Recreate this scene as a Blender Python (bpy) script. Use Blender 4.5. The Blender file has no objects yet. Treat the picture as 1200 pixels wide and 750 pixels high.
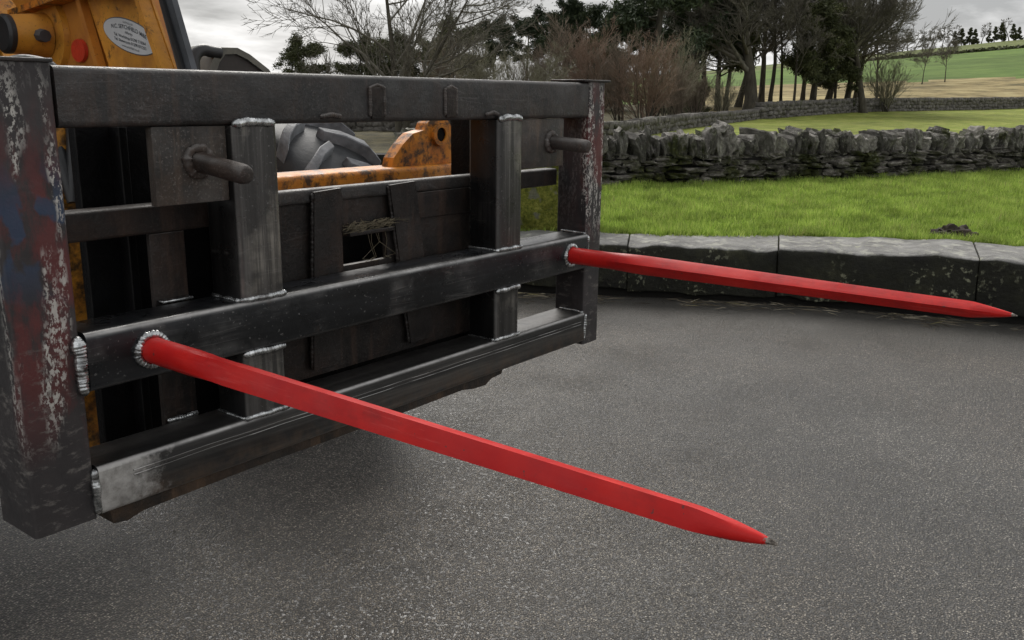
import bpy, bmesh, math, random
import numpy as np
from mathutils import Vector, Matrix, noise as mnoise
R = math.radians
random.seed(7)
scene = bpy.context.scene
COL = scene.collection

# ------------------------------------------------------------------ camera
CAM = Vector((-0.6926, -1.3901, 1.40))
FW = Vector((0.7694628, 0.59284287, -0.23762224))
RT = Vector((0.61239755, -0.79047483, 0.01089865))
UP = Vector((0.18137321, 0.15390538, 0.9712965))
cd = bpy.data.cameras.new('camera')
cd.sensor_width = 36.0
cd.lens = 32.12
cd.clip_start = 0.05
cd.clip_end = 3000
cam = bpy.data.objects.new('camera', cd)
COL.objects.link(cam)
cam.matrix_world = Matrix(((RT.x, UP.x, -FW.x, CAM.x), (RT.y, UP.y, -FW.y, CAM.y), (RT.z, UP.z, -FW.z, CAM.z), (0, 0, 0, 1)))
scene.camera = cam
F2 = np.array([0.7921519, 0.61032399])
R2 = np.array([0.61032399, -0.7921519])

# ------------------------------------------------------------------ sky, sun, exposure
SUN_EL, SUN_AZ = 42.0, 40.0        # elevation; azimuth from +Y clockwise
w = bpy.data.worlds.new('World')
scene.world = w
w.use_nodes = True
nt = w.node_tree
nt.nodes.clear()
wo = nt.nodes.new('ShaderNodeOutputWorld')
bg = nt.nodes.new('ShaderNodeBackground')
bg.inputs['Strength'].default_value = 0.075
sky = nt.nodes.new('ShaderNodeTexSky')
sky.sky_type = 'NISHITA'
sky.sun_disc = False
sky.sun_elevation = R(SUN_EL)
sky.sun_rotation = R(SUN_AZ)
sky.air_density = 1.0
sky.dust_density = 3.0
tc = nt.nodes.new('ShaderNodeTexCoord')
sep = nt.nodes.new('ShaderNodeSeparateXYZ')
nt.links.new(tc.outputs['Generated'], sep.inputs[0])
mx = nt.nodes.new('ShaderNodeMath'); mx.operation = 'MAXIMUM'; mx.inputs[1].default_value = 0.0
nt.links.new(sep.outputs['Z'], mx.inputs[0])
ad = nt.nodes.new('ShaderNodeMath'); ad.operation = 'ADD'; ad.inputs[1].default_value = 0.16
nt.links.new(mx.outputs[0], ad.inputs[0])
dv = nt.nodes.new('ShaderNodeVectorMath'); dv.operation = 'DIVIDE'
cmb = nt.nodes.new('ShaderNodeCombineXYZ')
for i in range(3):
    nt.links.new(ad.outputs[0], cmb.inputs[i])
nt.links.new(tc.outputs['Generated'], dv.inputs[0])
nt.links.new(cmb.outputs[0], dv.inputs[1])
nz = nt.nodes.new('ShaderNodeTexNoise')
nz.inputs['Scale'].default_value = 1.25
nz.inputs['Detail'].default_value = 7
nz.inputs['Roughness'].default_value = 0.55
nz.inputs['Distortion'].default_value = 0.25
nt.links.new(dv.outputs[0], nz.inputs['Vector'])
rp = nt.nodes.new('ShaderNodeValToRGB')      # cloud deck: grey undersides, paler thin places
rp.color_ramp.elements[0].position = 0.38
rp.color_ramp.elements[0].color = (3.1, 3.15, 3.2, 1)
rp.color_ramp.elements[1].position = 0.60
rp.color_ramp.elements[1].color = (7.0, 7.0, 7.0, 1)
nt.links.new(nz.outputs['Fac'], rp.inputs['Fac'])
mxc = nt.nodes.new('ShaderNodeMix'); mxc.data_type = 'RGBA'
mxc.inputs['Factor'].default_value = 0.94
nt.links.new(sky.outputs[0], mxc.inputs['A'])
nt.links.new(rp.outputs['Color'], mxc.inputs['B'])
nt.links.new(mxc.outputs['Result'], bg.inputs['Color'])
nt.links.new(bg.outputs[0], wo.inputs['Surface'])

sl = bpy.data.lights.new('sun', 'SUN')
sl.energy = 1.5
sl.angle = R(30)
sl.color = (1.0, 0.965, 0.91)
so = bpy.data.objects.new('sun', sl)
COL.objects.link(so)
sd = Vector((math.sin(R(SUN_AZ)) * math.cos(R(SUN_EL)), math.cos(R(SUN_AZ)) * math.cos(R(SUN_EL)), math.sin(R(SUN_EL))))
so.rotation_euler = sd.to_track_quat('Z', 'Y').to_euler()
so.location = (5, -5, 12)

vs = scene.view_settings
vs.view_transform = 'Standard'
vs.look = 'None'
vs.exposure = 0.95
vs.gamma = 1.0
vs.use_curve_mapping = False
scene.cycles.use_denoising = True
scene.cycles.denoiser = 'OPENIMAGEDENOISE'
scene.cycles.denoising_input_passes = 'RGB_ALBEDO_NORMAL'
scene.cycles.denoising_prefilter = 'ACCURATE'
scene.cycles.max_bounces = 4
scene.cycles.use_adaptive_sampling = True
scene.cycles.adaptive_threshold = 0.02

# ------------------------------------------------------------------ material helpers
class NT:
    def __init__(s, name, rough=0.6, metal=0.0, spec=0.5):
        s.m = bpy.data.materials.new(name)
        s.m.use_nodes = True
        s.t = s.m.node_tree
        s.b = s.t.nodes['Principled BSDF']
        s.b.inputs['Roughness'].default_value = rough
        s.b.inputs['Metallic'].default_value = metal
        s.b.inputs['Specular IOR Level'].default_value = spec
        s._c = {}
    def n(s, t): return s.t.nodes.new(t)
    def l(s, a, b): s.t.links.new(a, b)
    def co(s, kind='Object', sc=(1, 1, 1), rnd=False):
        k = (kind, sc, rnd)
        if k in s._c: return s._c[k]
        c = s.n('ShaderNodeTexCoord').outputs[kind]
        if rnd:
            oi = s.n('ShaderNodeObjectInfo')
            mm = s.n('ShaderNodeMath'); mm.operation = 'MULTIPLY'; mm.inputs[1].default_value = 37.0
            s.l(oi.outputs['Random'], mm.inputs[0])
            va = s.n('ShaderNodeVectorMath'); va.operation = 'ADD'
            s.l(c, va.inputs[0]); s.l(mm.outputs[0], va.inputs[1]); c = va.outputs[0]
        if sc != (1, 1, 1):
            v = s.n('ShaderNodeVectorMath'); v.operation = 'MULTIPLY'
            v.inputs[1].default_value = sc
            s.l(c, v.inputs[0]); c = v.outputs[0]
        s._c[k] = c
        return c
    def noise(s, scale, detail=4, rough=0.55, co=None, dist=0.0):
        q = s.n('ShaderNodeTexNoise')
        q.inputs['Scale'].default_value = scale
        q.inputs['Detail'].default_value = detail
        q.inputs['Roughness'].default_value = rough
        q.inputs['Distortion'].default_value = dist
        s.l(co or s.co(), q.inputs['Vector'])
        return q.outputs['Fac']
    def vor(s, scale, co=None, feat='F1', out='Distance'):
        q = s.n('ShaderNodeTexVoronoi')
        q.feature = feat
        q.inputs['Scale'].default_value = scale
        s.l(co or s.co(), q.inputs['Vector'])
        return q.outputs[out]
    def ramp(s, fac, stops):
        q = s.n('ShaderNodeValToRGB')
        e = q.color_ramp.elements
        while len(e) < len(stops): e.new(0.5)
        for i, (p, c) in enumerate(stops):
            e[i].position = p
            e[i].color = (c, c, c, 1) if not isinstance(c, tuple) else (*c, 1)
        s.l(fac, q.inputs['Fac'])
        return q.outputs['Color']
    def mix(s, fac, a, b, mode='MIX'):
        q = s.n('ShaderNodeMix'); q.data_type = 'RGBA'; q.blend_type = mode
        for v, i in ((fac, 'Factor'), (a, 'A'), (b, 'B')):
            if hasattr(v, 'links') or hasattr(v, 'is_linked'): s.l(v, q.inputs[i])
            elif isinstance(v, tuple): q.inputs[i].default_value = (*v, 1)
            else: q.inputs[i].default_value = v
        return q.outputs['Result']
    def math(s, op, a, b=0.0):
        q = s.n('ShaderNodeMath'); q.operation = op
        for i, v in enumerate((a, b)):
            if isinstance(v, (int, float)): q.inputs[i].default_value = v
            else: s.l(v, q.inputs[i])
        return q.outputs[0]
    def bump(s, h, strength=0.3, dist=0.01):
        q = s.n('ShaderNodeBump')
        q.inputs['Strength'].default_value = strength
        q.inputs['Distance'].default_value = dist
        if 'nrm' in s._c: s.l(s._c['nrm'], q.inputs['Normal'])
        s.l(h, q.inputs['Height'])
        s._c['nrm'] = q.outputs[0]
        s.l(q.outputs[0], s.b.inputs['Normal'])
    def sep(s, co, i):
        q = s.n('ShaderNodeSeparateXYZ'); s.l(co, q.inputs[0]); return q.outputs[i]
    def color(s, c):
        if isinstance(c, tuple): s.b.inputs['Base Color'].default_value = (*c, 1)
        else: s.l(c, s.b.inputs['Base Color'])
        return s
    def rough(s, c): s.l(c, s.b.inputs['Roughness']); return s
    def metal(s, c): s.l(c, s.b.inputs['Metallic']); return s

def worn(m, c, col=(0.42, 0.41, 0.395), amt=0.95, base=0.35):
    """scale rubbed off along the rounded corners of a section"""
    n = m.n('ShaderNodeNewGeometry').outputs['Normal']
    a = [m.math('ABSOLUTE', m.sep(n, i)) for i in range(3)]
    k = m.math('MAXIMUM', m.math('MAXIMUM', a[0], a[1]), a[2])
    e = m.ramp(k, [(0.80, amt), (0.985, 0.0)])
    up = m.ramp(m.sep(n, 2), [(-0.2, 0.15), (0.45, 1.0)])
    g = m.ramp(m.noise(11, 5, 0.65), [(0.30, base), (0.58, 1.0)])
    return m.mix(m.math('MULTIPLY', m.math('MULTIPLY', e, up), g), c, col)

# new hollow section: blue-black mill scale, streaky, ground bright in places
def steel_new(name, stretch, base=(0.016, 0.017, 0.019), bright=(0.12, 0.118, 0.115), shaded_sides=False):
    m = NT(name, 0.42, 0.35)
    st = m.noise(9, 6, 0.65, m.co('Object', stretch))
    bl = m.noise(6, 5, 0.6)
    c = m.ramp(st, [(0.34, tuple(v * 0.35 for v in base)), (0.52, base), (0.68, tuple(v * 3.0 for v in base))])
    c = m.mix(m.math('MULTIPLY', m.ramp(bl, [(0.50, 0.0), (0.68, 1.0)]), m.ramp(m.noise(24, 5, 0.7, m.co('Object', stretch)), [(0.38, 0.0), (0.60, 0.85)])), c, bright)
    rust = m.noise(14, 6, 0.7)
    c = m.mix(m.ramp(rust, [(0.60, 0.0), (0.78, 0.55)]), c, (0.085, 0.055, 0.038))
    sp = m.noise(160, 2, 0.5)
    c = m.mix(m.ramp(sp, [(0.66, 0.0), (0.74, 0.5)]), c, (0.22, 0.215, 0.21))
    if shaded_sides:
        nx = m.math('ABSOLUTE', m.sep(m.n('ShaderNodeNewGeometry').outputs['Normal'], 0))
        c = m.mix(m.ramp(nx, [(0.75, 0.0), (0.95, 0.88)]), c, (0.006, 0.006, 0.0065))  # shade of the side faces put into the colour, near black
    c = m.mix(scratches(m, 0.30, 6.0), c, (0.24, 0.23, 0.22))
    c = worn(m, c)
    m.color(c)
    m.rough(m.ramp(m.noise(18, 4), [(0.3, 0.22), (0.7, 0.44)]))
    m.bump(m.noise(110, 3, 0.6), 0.10, 0.004)
    m.bump(m.noise(5, 3, 0.5, m.co('Object', stretch)), 0.08, 0.01)
    return m.m
def scratches(m, amt=0.8, sc=7.0):
    va = m.n('ShaderNodeVectorRotate'); va.inputs['Angle'].default_value = 0.6; va.inputs['Axis'].default_value = (0.3, 1.0, 0.2)
    m.l(m.co('Object', (0.35, 1.0, 6.0)), va.inputs['Vector'])
    v = m.vor(sc, va.outputs[0], 'DISTANCE_TO_EDGE')
    return m.math('MULTIPLY', m.ramp(v, [(0.004, amt), (0.016, 0.0)]), m.ramp(m.noise(6, 4, 0.6), [(0.50, 0.0), (0.60, 1.0)]))
M = {}
M['steel_x'] = steel_new('mill_steel_horizontal', (0.12, 1.6, 1.6))
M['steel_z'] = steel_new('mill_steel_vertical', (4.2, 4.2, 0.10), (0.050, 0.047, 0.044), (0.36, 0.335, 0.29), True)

def steel_bottom():
    m = NT('ground_steel_lower', 0.40, 0.35)
    st = m.noise(9, 6, 0.7, m.co('Object', (0.10, 1.5, 2.6)))
    c = m.ramp(st, [(0.34, (0.014, 0.0135, 0.0135)), (0.50, (0.040, 0.038, 0.036)), (0.68, (0.105, 0.096, 0.086))])
    z = m.sep(m.co(), 2)
    low = m.ramp(z, [(0.715, 1.0), (0.765, 0.0)])
    rs = m.ramp(m.noise(16, 6, 0.7), [(0.40, 0.0), (0.62, 0.8)])
    c = m.mix(m.math('MULTIPLY', low, rs), c, (0.13, 0.085, 0.055))
    x = m.sep(m.co(), 0)
    ny = m.math('MULTIPLY', m.sep(m.n('ShaderNodeNewGeometry').outputs['Normal'], 1), -1.0)
    gr = m.math('MULTIPLY', m.ramp(m.math('ADD', m.math('ADD', x, m.math('MULTIPLY', m.noise(26, 5, 0.7), 0.20)), m.math('MULTIPLY', st, 0.06)), [(0.19, 1.0), (0.245, 0.0)]), m.ramp(ny, [(0.3, 0.0), (0.7, 0.8)]))
    c = m.mix(gr, c, m.ramp(m.noise(40, 5, 0.7), [(0.3, (0.30, 0.285, 0.265)), (0.65, (0.62, 0.60, 0.57))]))
    c = worn(m, c)
    m.color(c)
    m.rough(m.ramp(m.noise(20, 4), [(0.3, 0.30), (0.7, 0.55)]))
    m.bump(m.noise(90, 3, 0.6), 0.10, 0.004)
    m.bump(m.noise(6, 4, 0.6, m.co('Object', (0.05, 1, 6))), 0.25, 0.006)
    return m.m
M['steel_bottom'] = steel_bottom()

def old_paint(name, base=(0.036, 0.033, 0.031), rust=(0.070, 0.042, 0.030), amt=0.6, spec=0.3):
    m = NT(name, 0.55, 0.0, spec)
    a = m.noise(7, 7, 0.65)
    c = m.ramp(a, [(0.32, tuple(v * 0.35 for v in base)), (0.52, base), (0.70, tuple(v * 1.9 for v in base))])
    c = m.mix(m.ramp(m.noise(12, 6, 0.7), [(0.45, 0.0), (0.72, amt)]), c, rust)
    sp = m.noise(240, 4, 0.65)
    c = m.mix(m.math('MULTIPLY', m.ramp(sp, [(0.56, 0.0), (0.66, 0.55)]), m.ramp(m.noise(9, 4, 0.6), [(0.42, 0.15), (0.62, 1.0)])), c, tuple(min(0.3, v * 4.5) for v in base))
    run = m.math('MULTIPLY', m.ramp(m.noise(11, 5, 0.7, m.co('Object', (2.2, 2.2, 0.18))), [(0.54, 0.0), (0.68, amt)]), 0.8)
    c = m.mix(run, c, tuple(v * 1.5 for v in rust))
    c = m.mix(scratches(m, 0.22, 5.0), c, tuple(min(0.3, v * 5) for v in base))
    c = worn(m, c, (0.20, 0.19, 0.18), 0.6, 0.1)
    m.color(c)
    m.rough(m.ramp(m.noise(22, 4), [(0.3, 0.36), (0.7, 0.66)]))
    m.bump(m.noise(85, 5, 0.7), 0.50, 0.005)
    m.bump(m.noise(14, 3, 0.5), 0.22, 0.01)
    return m.m
M['old'] = old_paint('old_dark_paint', (0.031, 0.029, 0.028), (0.060, 0.040, 0.030), 0.6, 0.45)
M['old_brown'] = old_paint('old_brown_steel', (0.020, 0.0170, 0.0155), (0.042, 0.026, 0.019), 0.8, 0.25)
M['pin'] = old_paint('worn_pin_steel', (0.045, 0.038, 0.034), (0.075, 0.05, 0.038), 0.8)
M['plate'] = old_paint('worn_plate_steel', (0.058, 0.053, 0.048), (0.095, 0.068, 0.05), 0.75)
M['black'] = old_paint('black_grimy_steel', (0.0035, 0.0035, 0.004), (0.009, 0.007, 0.006), 0.4, 0.10)
M['underside'] = old_paint('rusty_underside', (0.022, 0.018, 0.015), (0.075, 0.045, 0.026), 0.8)

def post_mat(name, bands):
    # dark old post with layers of flaked red, blue and white paint
    m = NT(name, 0.55, 0.08)
    co = m.co()
    c = m.ramp(m.noise(8, 6, 0.65), [(0.3, (0.020, 0.018, 0.019)), (0.6, (0.042, 0.036, 0.036)), (0.8, (0.07, 0.058, 0.056))])
    z = m.sep(co, 2)
    front = m.ramp(m.math('MULTIPLY', m.sep(co, 1), 10.0), [(0.12, 1.0), (0.30, 0.12)])     # the paint survives on the outer face
    def zband(a, b, s=0.05):
        return m.math('MULTIPLY', m.ramp(m.math('DIVIDE', m.math('SUBTRACT', z, a - s), 2 * s), [(0.0, 0.0), (1.0, 1.0)]),
                      m.ramp(m.math('DIVIDE', m.math('SUBTRACT', b + s, z), 2 * s), [(0.0, 0.0), (1.0, 1.0)]))
    big = m.noise(7, 5, 0.6, m.co('Object', (1.3, 1.3, 0.6)))
    red = m.math('MULTIPLY', m.ramp(m.noise(9, 6, 0.65, m.co('Object', (1.5, 1.5, 0.55))), [(0.46, 0.0), (0.55, 0.85)]), zband(*bands['red'], 0.08))
    red = m.math('MULTIPLY', red, front)
    c = m.mix(red, c, (0.12, 0.026, 0.024))
    if 'blue' in bands:
        blue = m.math('MULTIPLY', m.ramp(m.noise(13, 4, 0.5, m.co('Object', (1.1, 1.1, 0.8))), [(0.50, 0.0), (0.54, 0.9)]), zband(*bands['blue'], 0.04))
        c = m.mix(blue, c, (0.028, 0.050, 0.095))
    st = m.noise(10, 3, 0.5, m.co('Object', (2.6, 2.6, 0.45)) if 'blue' in bands else m.co('Object', (4.6, 4.6, 0.35)))
    fl = m.noise(150, 5, 0.75, m.co('Object', (1.0, 1.0, 0.5)))
    wh = m.math('MULTIPLY', m.ramp(st, [(0.50 if 'blue' in bands else 0.42, 0.0), (0.60 if 'blue' in bands else 0.5, 1.0)]), m.ramp(fl, [(0.505, 0.0), (0.545, 1.0)]))
    wh = m.math('MULTIPLY', m.math('MULTIPLY', wh, front), zband(*bands['white'], 0.05))
    c = m.mix(wh, c, (0.50, 0.48, 0.44))
    sc = m.math('MULTIPLY', m.ramp(m.noise(24, 6, 0.75, m.co('Object', (1, 1, 2.6))), [(0.54, 0.0), (0.66, 0.8)]), zband(0.60, 1.02, 0.05))
    c = m.mix(sc, c, (0.17, 0.155, 0.14))
    c = worn(m, c, (0.22, 0.20, 0.19), 0.7, 0.0)
    m.color(c)
    m.rough(m.ramp(m.noise(22, 4), [(0.3, 0.40), (0.7, 0.7)]))
    m.bump(wh, 0.25, 0.002)
    m.bump(m.noise(60, 5, 0.65), 0.22, 0.005)
    return m.m
M['post_l'] = post_mat('flaked_paint_post', {'red': (0.90, 1.33), 'blue': (1.12, 1.27), 'white': (0.88, 1.42)})
M['post_r'] = post_mat('flaked_red_post', {'red': (1.05, 1.43), 'white': (1.05, 1.42)})

def weld_mat():
    m = NT('weld_metal', 0.26, 0.95)
    c = m.ramp(m.noise(70, 4, 0.6), [(0.3, (0.10, 0.10, 0.10)), (0.5, (0.42, 0.43, 0.43)), (0.72, (0.80, 0.81, 0.81))])
    c = m.mix(m.ramp(m.noise(40, 3), [(0.58, 0.0), (0.7, 0.7)]), c, (0.06, 0.05, 0.045))
    m.color(c)
    m.bump(m.noise(220, 3), 0.3, 0.002)
    return m.m
M['weld'] = weld_mat()
M['old_weld'] = old_paint('old_rusty_weld', (0.07, 0.06, 0.055), (0.10, 0.065, 0.045), 0.7)

def red_paint():
    m = NT('red_enamel', 0.36, 0.0, 0.3)
    c = m.ramp(m.noise(9, 5, 0.6), [(0.3, (0.48, 0.009, 0.011)), (0.6, (0.62, 0.016, 0.012)), (0.8, (0.70, 0.026, 0.020))])
    c = m.mix(m.ramp(m.noise(30, 6, 0.75), [(0.62, 0.0), (0.80, 0.6)]), c, (0.12, 0.012, 0.012))
    c = m.mix(m.math('MULTIPLY', m.ramp(m.noise(5, 6, 0.7, m.co('Object', (3, 1, 3))), [(0.46, 0.0), (0.66, 0.55)]), m.ramp(m.noise(55, 4, 0.7), [(0.35, 0.2), (0.65, 1.0)])), c, (0.17, 0.012, 0.012))
    c = m.mix(m.ramp(m.noise(75, 3, 0.6), [(0.70, 0.0), (0.72, 0.8)]), c, (0.09, 0.05, 0.045))
    c = m.mix(m.math('MULTIPLY', m.ramp(m.noise(34, 5, 0.75, m.co('Object', (3.0, 0.16, 3.0))), [(0.56, 0.0), (0.70, 0.5)]), m.ramp(m.noise(4, 3), [(0.4, 0.1), (0.6, 1.0)])), c, (0.74, 0.13, 0.12))
    tipm = m.ramp(m.math('MULTIPLY', m.sep(m.co(), 1), -1.0), [(0.0, 0.0), (1.0, 1.0)])
    c = m.mix(m.math('MULTIPLY', m.math('GREATER_THAN', m.math('ADD', m.math('MULTIPLY', m.sep(m.co(), 1), -1.0), m.math('MULTIPLY', m.noise(160, 4, 0.7), 0.07)), 1.128), 0.9), c, (0.22, 0.19, 0.17))
    m.color(c)
    m.rough(m.ramp(m.noise(14, 4), [(0.3, 0.30), (0.7, 0.56)]))
    m.bump(m.noise(120, 3, 0.6), 0.06, 0.003)
    m.bump(m.noise(16, 3, 0.5), 0.10, 0.006)
    return m.m
M['red'] = red_paint()
mm = NT('bare_chipped_tip', 0.5, 0.5)
mm.color(mm.ramp(mm.noise(150, 4, 0.7), [(0.35, (0.03, 0.025, 0.02)), (0.5, (0.22, 0.19, 0.16)), (0.7, (0.45, 0.42, 0.38))]))
mm.bump(mm.noise(200, 3), 0.6, 0.003)
M['tip'] = mm.m

def yellow(name, grime, base=(0.66, 0.285, 0.030), rust=(0.32, 0.105, 0.018)):
    m = NT(name, 0.48)
    c = m.ramp(m.noise(6, 5, 0.6), [(0.3, tuple(v * 0.72 for v in base)), (0.65, base)])
    c = m.mix(m.ramp(m.noise(10, 6, 0.7), [(0.46, 0.0), (0.66, 0.75)]), c, rust)
    c = m.mix(m.ramp(m.noise(26, 7, 0.75), [(0.60 - grime, 0.0), (0.70 - grime * 0.7, 0.92)]), c, (0.028, 0.020, 0.014))
    c = m.mix(m.ramp(m.noise(190, 2, 0.5), [(0.66, 0.0), (0.72, 0.6)]), c, (0.05, 0.03, 0.02))
    m.color(c)
    m.rough(m.ramp(m.noise(15, 4), [(0.3, 0.36), (0.7, 0.65)]))
    m.bump(m.noise(60, 5, 0.65), 0.2, 0.004)
    return m.m
M['yellow'] = yellow('machine_yellow', 0.03)
M['orange'] = yellow('machine_orange', 0.0, (0.52, 0.195, 0.025), (0.36, 0.115, 0.018))
M['yellow_grimy'] = yellow('machine_yellow_grimy', 0.135, (0.74, 0.27, 0.020), (0.46, 0.12, 0.012))
M['yellow_dirty'] = yellow('machine_yellow_dirty', 0.20)
def simple(name, col, rough=0.6, metal=0.0, bs=40, bst=0.15, var=0.35):
    m = NT(name, rough, metal)
    m.color(m.ramp(m.noise(bs * 0.3, 5, 0.6), [(0.3, tuple(v * (1 - var) for v in col)), (0.7, tuple(v * (1 + var) for v in col))]))
    m.bump(m.noise(bs, 4, 0.6), bst, 0.005)
    return m.m
M['rubber'] = simple('black_rubber', (0.018, 0.018, 0.019), 0.45)
M['hose'] = simple('hose_rubber', (0.030, 0.031, 0.033), 0.40)
M['grey_steel'] = simple('grey_boom_edge', (0.060, 0.064, 0.070), 0.5, 0.2)
M['reflector'] = simple('red_reflector', (0.55, 0.045, 0.02), 0.28, 0, 200, 0.3, 0.15)
M['decal'] = simple('pale_decal', (0.60, 0.60, 0.60), 0.35, 0, 30, 0.02, 0.12)
M['ink'] = simple('decal_ink', (0.10, 0.11, 0.12), 0.5)
M['guard'] = simple('mudguard_plastic', (0.028, 0.022, 0.019), 0.6)
M['guard_rim'] = simple('mudguard_rim', (0.13, 0.125, 0.105), 0.65)
def tyre_mat():
    m = NT('dusty_tyre_rubber', 0.62)
    c = m.ramp(m.noise(9, 6, 0.6), [(0.3, (0.016, 0.0165, 0.018)), (0.7, (0.046, 0.048, 0.051))])
    c = m.mix(m.ramp(m.noise(40, 5, 0.7), [(0.55, 0.0), (0.75, 0.5)]), c, (0.035, 0.032, 0.03))
    m.color(c); m.bump(m.noise(50, 5, 0.6), 0.25, 0.006)
    return m.m
M['tyre'] = tyre_mat()
M['lug'] = simple('worn_dusty_lug', (0.15, 0.155, 0.165), 0.65, 0, 60, 0.5, 0.4)

def asphalt():
    m = NT('asphalt', 0.4, 0.0, 0.7)
    co = m.co()
    cell = m.vor(165, co, 'F1', 'Color')
    d = m.vor(165, co)
    g = m.sep(cell, 0)
    c = m.ramp(g, [(0.0, (0.030, 0.027, 0.023)), (0.45, (0.108, 0.098, 0.084)), (0.78, (0.225, 0.206, 0.180)), (0.93, (0.35, 0.325, 0.288)), (1.0, (0.55, 0.52, 0.47))])
    pit = m.ramp(d, [(0.26, 0.0), (0.58, 0.95)])
    c = m.mix(pit, c, (0.020, 0.019, 0.018))
    big = m.noise(0.9, 5, 0.6)
    c = m.mix(0.5, c, m.ramp(big, [(0.34, 0.5), (0.66, 1.4)]), 'MULTIPLY')
    med = m.noise(7, 4, 0.6)
    c = m.mix(0.35, c, m.ramp(med, [(0.3, 0.6), (0.7, 1.4)]), 'MULTIPLY')
    tint = m.noise(0.5, 3, 0.5)
    c = m.mix(0.8, c, m.ramp(tint, [(0.35, (1.12, 1.02, 0.90)), (0.65, (1.0, 1.0, 0.97))]), 'MULTIPLY')
    # silt and moss washed against the kerb
    x, y = m.sep(co, 0), m.sep(co, 1)
    dk = m.math('ADD', m.math('ADD', m.math('MULTIPLY', m.math('SUBTRACT', x, 5.40), 0.945), m.math('MULTIPLY', m.math('SUBTRACT', y, 0.97), 0.35)), m.math('MULTIPLY', m.math('SUBTRACT', m.noise(3, 4, 0.6), 0.5), 0.5))
    c = m.mix(m.ramp(m.math('ADD', m.math('MULTIPLY', dk, 0.7), 1.0), [(0.25, 0.0), (0.62, 0.55), (0.92, 0.93)]), c, m.ramp(m.noise(60, 4, 0.7), [(0.3, (0.022, 0.021, 0.017)), (0.7, (0.075, 0.070, 0.058))]))
    m.color(c)
    m.rough(m.ramp(m.noise(1.3, 6, 0.65), [(0.38, 0.34), (0.62, 0.50)]))
    m.bump(m.math('ADD', m.ramp(d, [(0.1, 1.0), (0.75, 0.0)]), m.math('MULTIPLY', g, 0.5)), 1.0, 0.005)
    m.bump(m.noise(28, 4, 0.6), 0.25, 0.012)
    return m.m
M['asphalt'] = asphalt()

def soil_grass(name, c0, c1, c2, sc=3.0):
    m = NT(name, 0.9, 0, 0.15)
    c = m.ramp(m.noise(sc, 8, 0.7), [(0.36, c0), (0.5, c1), (0.64, c2)])
    c = m.mix(0.6, c, m.ramp(m.noise(sc * 0.16, 5, 0.65), [(0.35, 0.6), (0.65, 1.4)]), 'MULTIPLY')
    m.color(c); m.bump(m.noise(sc * 6, 5, 0.7), 0.8, 0.05)
    return m.m
M['lawn'] = soil_grass('lawn_turf', (0.055, 0.072, 0.018), (0.10, 0.135, 0.028), (0.15, 0.19, 0.045), 9)
M['field'] = soil_grass('bright_meadow', (0.13, 0.165, 0.028), (0.20, 0.235, 0.045), (0.28, 0.28, 0.08), 1.6)
M['wood_floor'] = soil_grass('woodland_floor', (0.035, 0.033, 0.018), (0.075, 0.065, 0.034), (0.12, 0.105, 0.055), 1.5)
M['rough'] = soil_grass('rough_tan_grass', (0.10, 0.085, 0.038), (0.26, 0.205, 0.095), (0.38, 0.32, 0.16), 0.30)
M['hill'] = soil_grass('hill_pasture', (0.075, 0.125, 0.024), (0.10, 0.160, 0.032), (0.13, 0.19, 0.042), 0.25)
M['upper'] = soil_grass('upper_pasture', (0.085, 0.105, 0.035), (0.12, 0.14, 0.045), (0.15, 0.165, 0.06), 0.2)

def blade_mat(name, lo, mid, hi):
    m = NT(name, 0.55, 0, 0.3)
    at = m.n('ShaderNodeAttribute'); at.attribute_name = 'rnd'
    c = m.ramp(at.outputs['Fac'], [(0.0, lo), (0.5, mid), (0.92, hi), (1.0, (0.30, 0.27, 0.11))])
    c = m.mix(0.6, c, m.ramp(m.noise(2.6, 7, 0.75), [(0.36, 0.35), (0.64, 1.6)]), 'MULTIPLY')
    m.color(c)
    tr = m.n('ShaderNodeBsdfTranslucent'); ms = m.n('ShaderNodeMixShader'); ms.inputs[0].default_value = 0.4
    m.l(c, tr.inputs['Color']); m.l(m.b.outputs[0], ms.inputs[1]); m.l(tr.outputs[0], ms.inputs[2])
    m.l(ms.outputs[0], m.t.nodes['Material Output'].inputs['Surface'])
    return m.m
M['blade'] = blade_mat('grass_blade', (0.14, 0.22, 0.035), (0.28, 0.40, 0.065), (0.45, 0.54, 0.14))
M['straw'] = blade_mat('straw_litter', (0.07, 0.058, 0.04), (0.17, 0.145, 0.10), (0.40, 0.36, 0.27))

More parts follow.
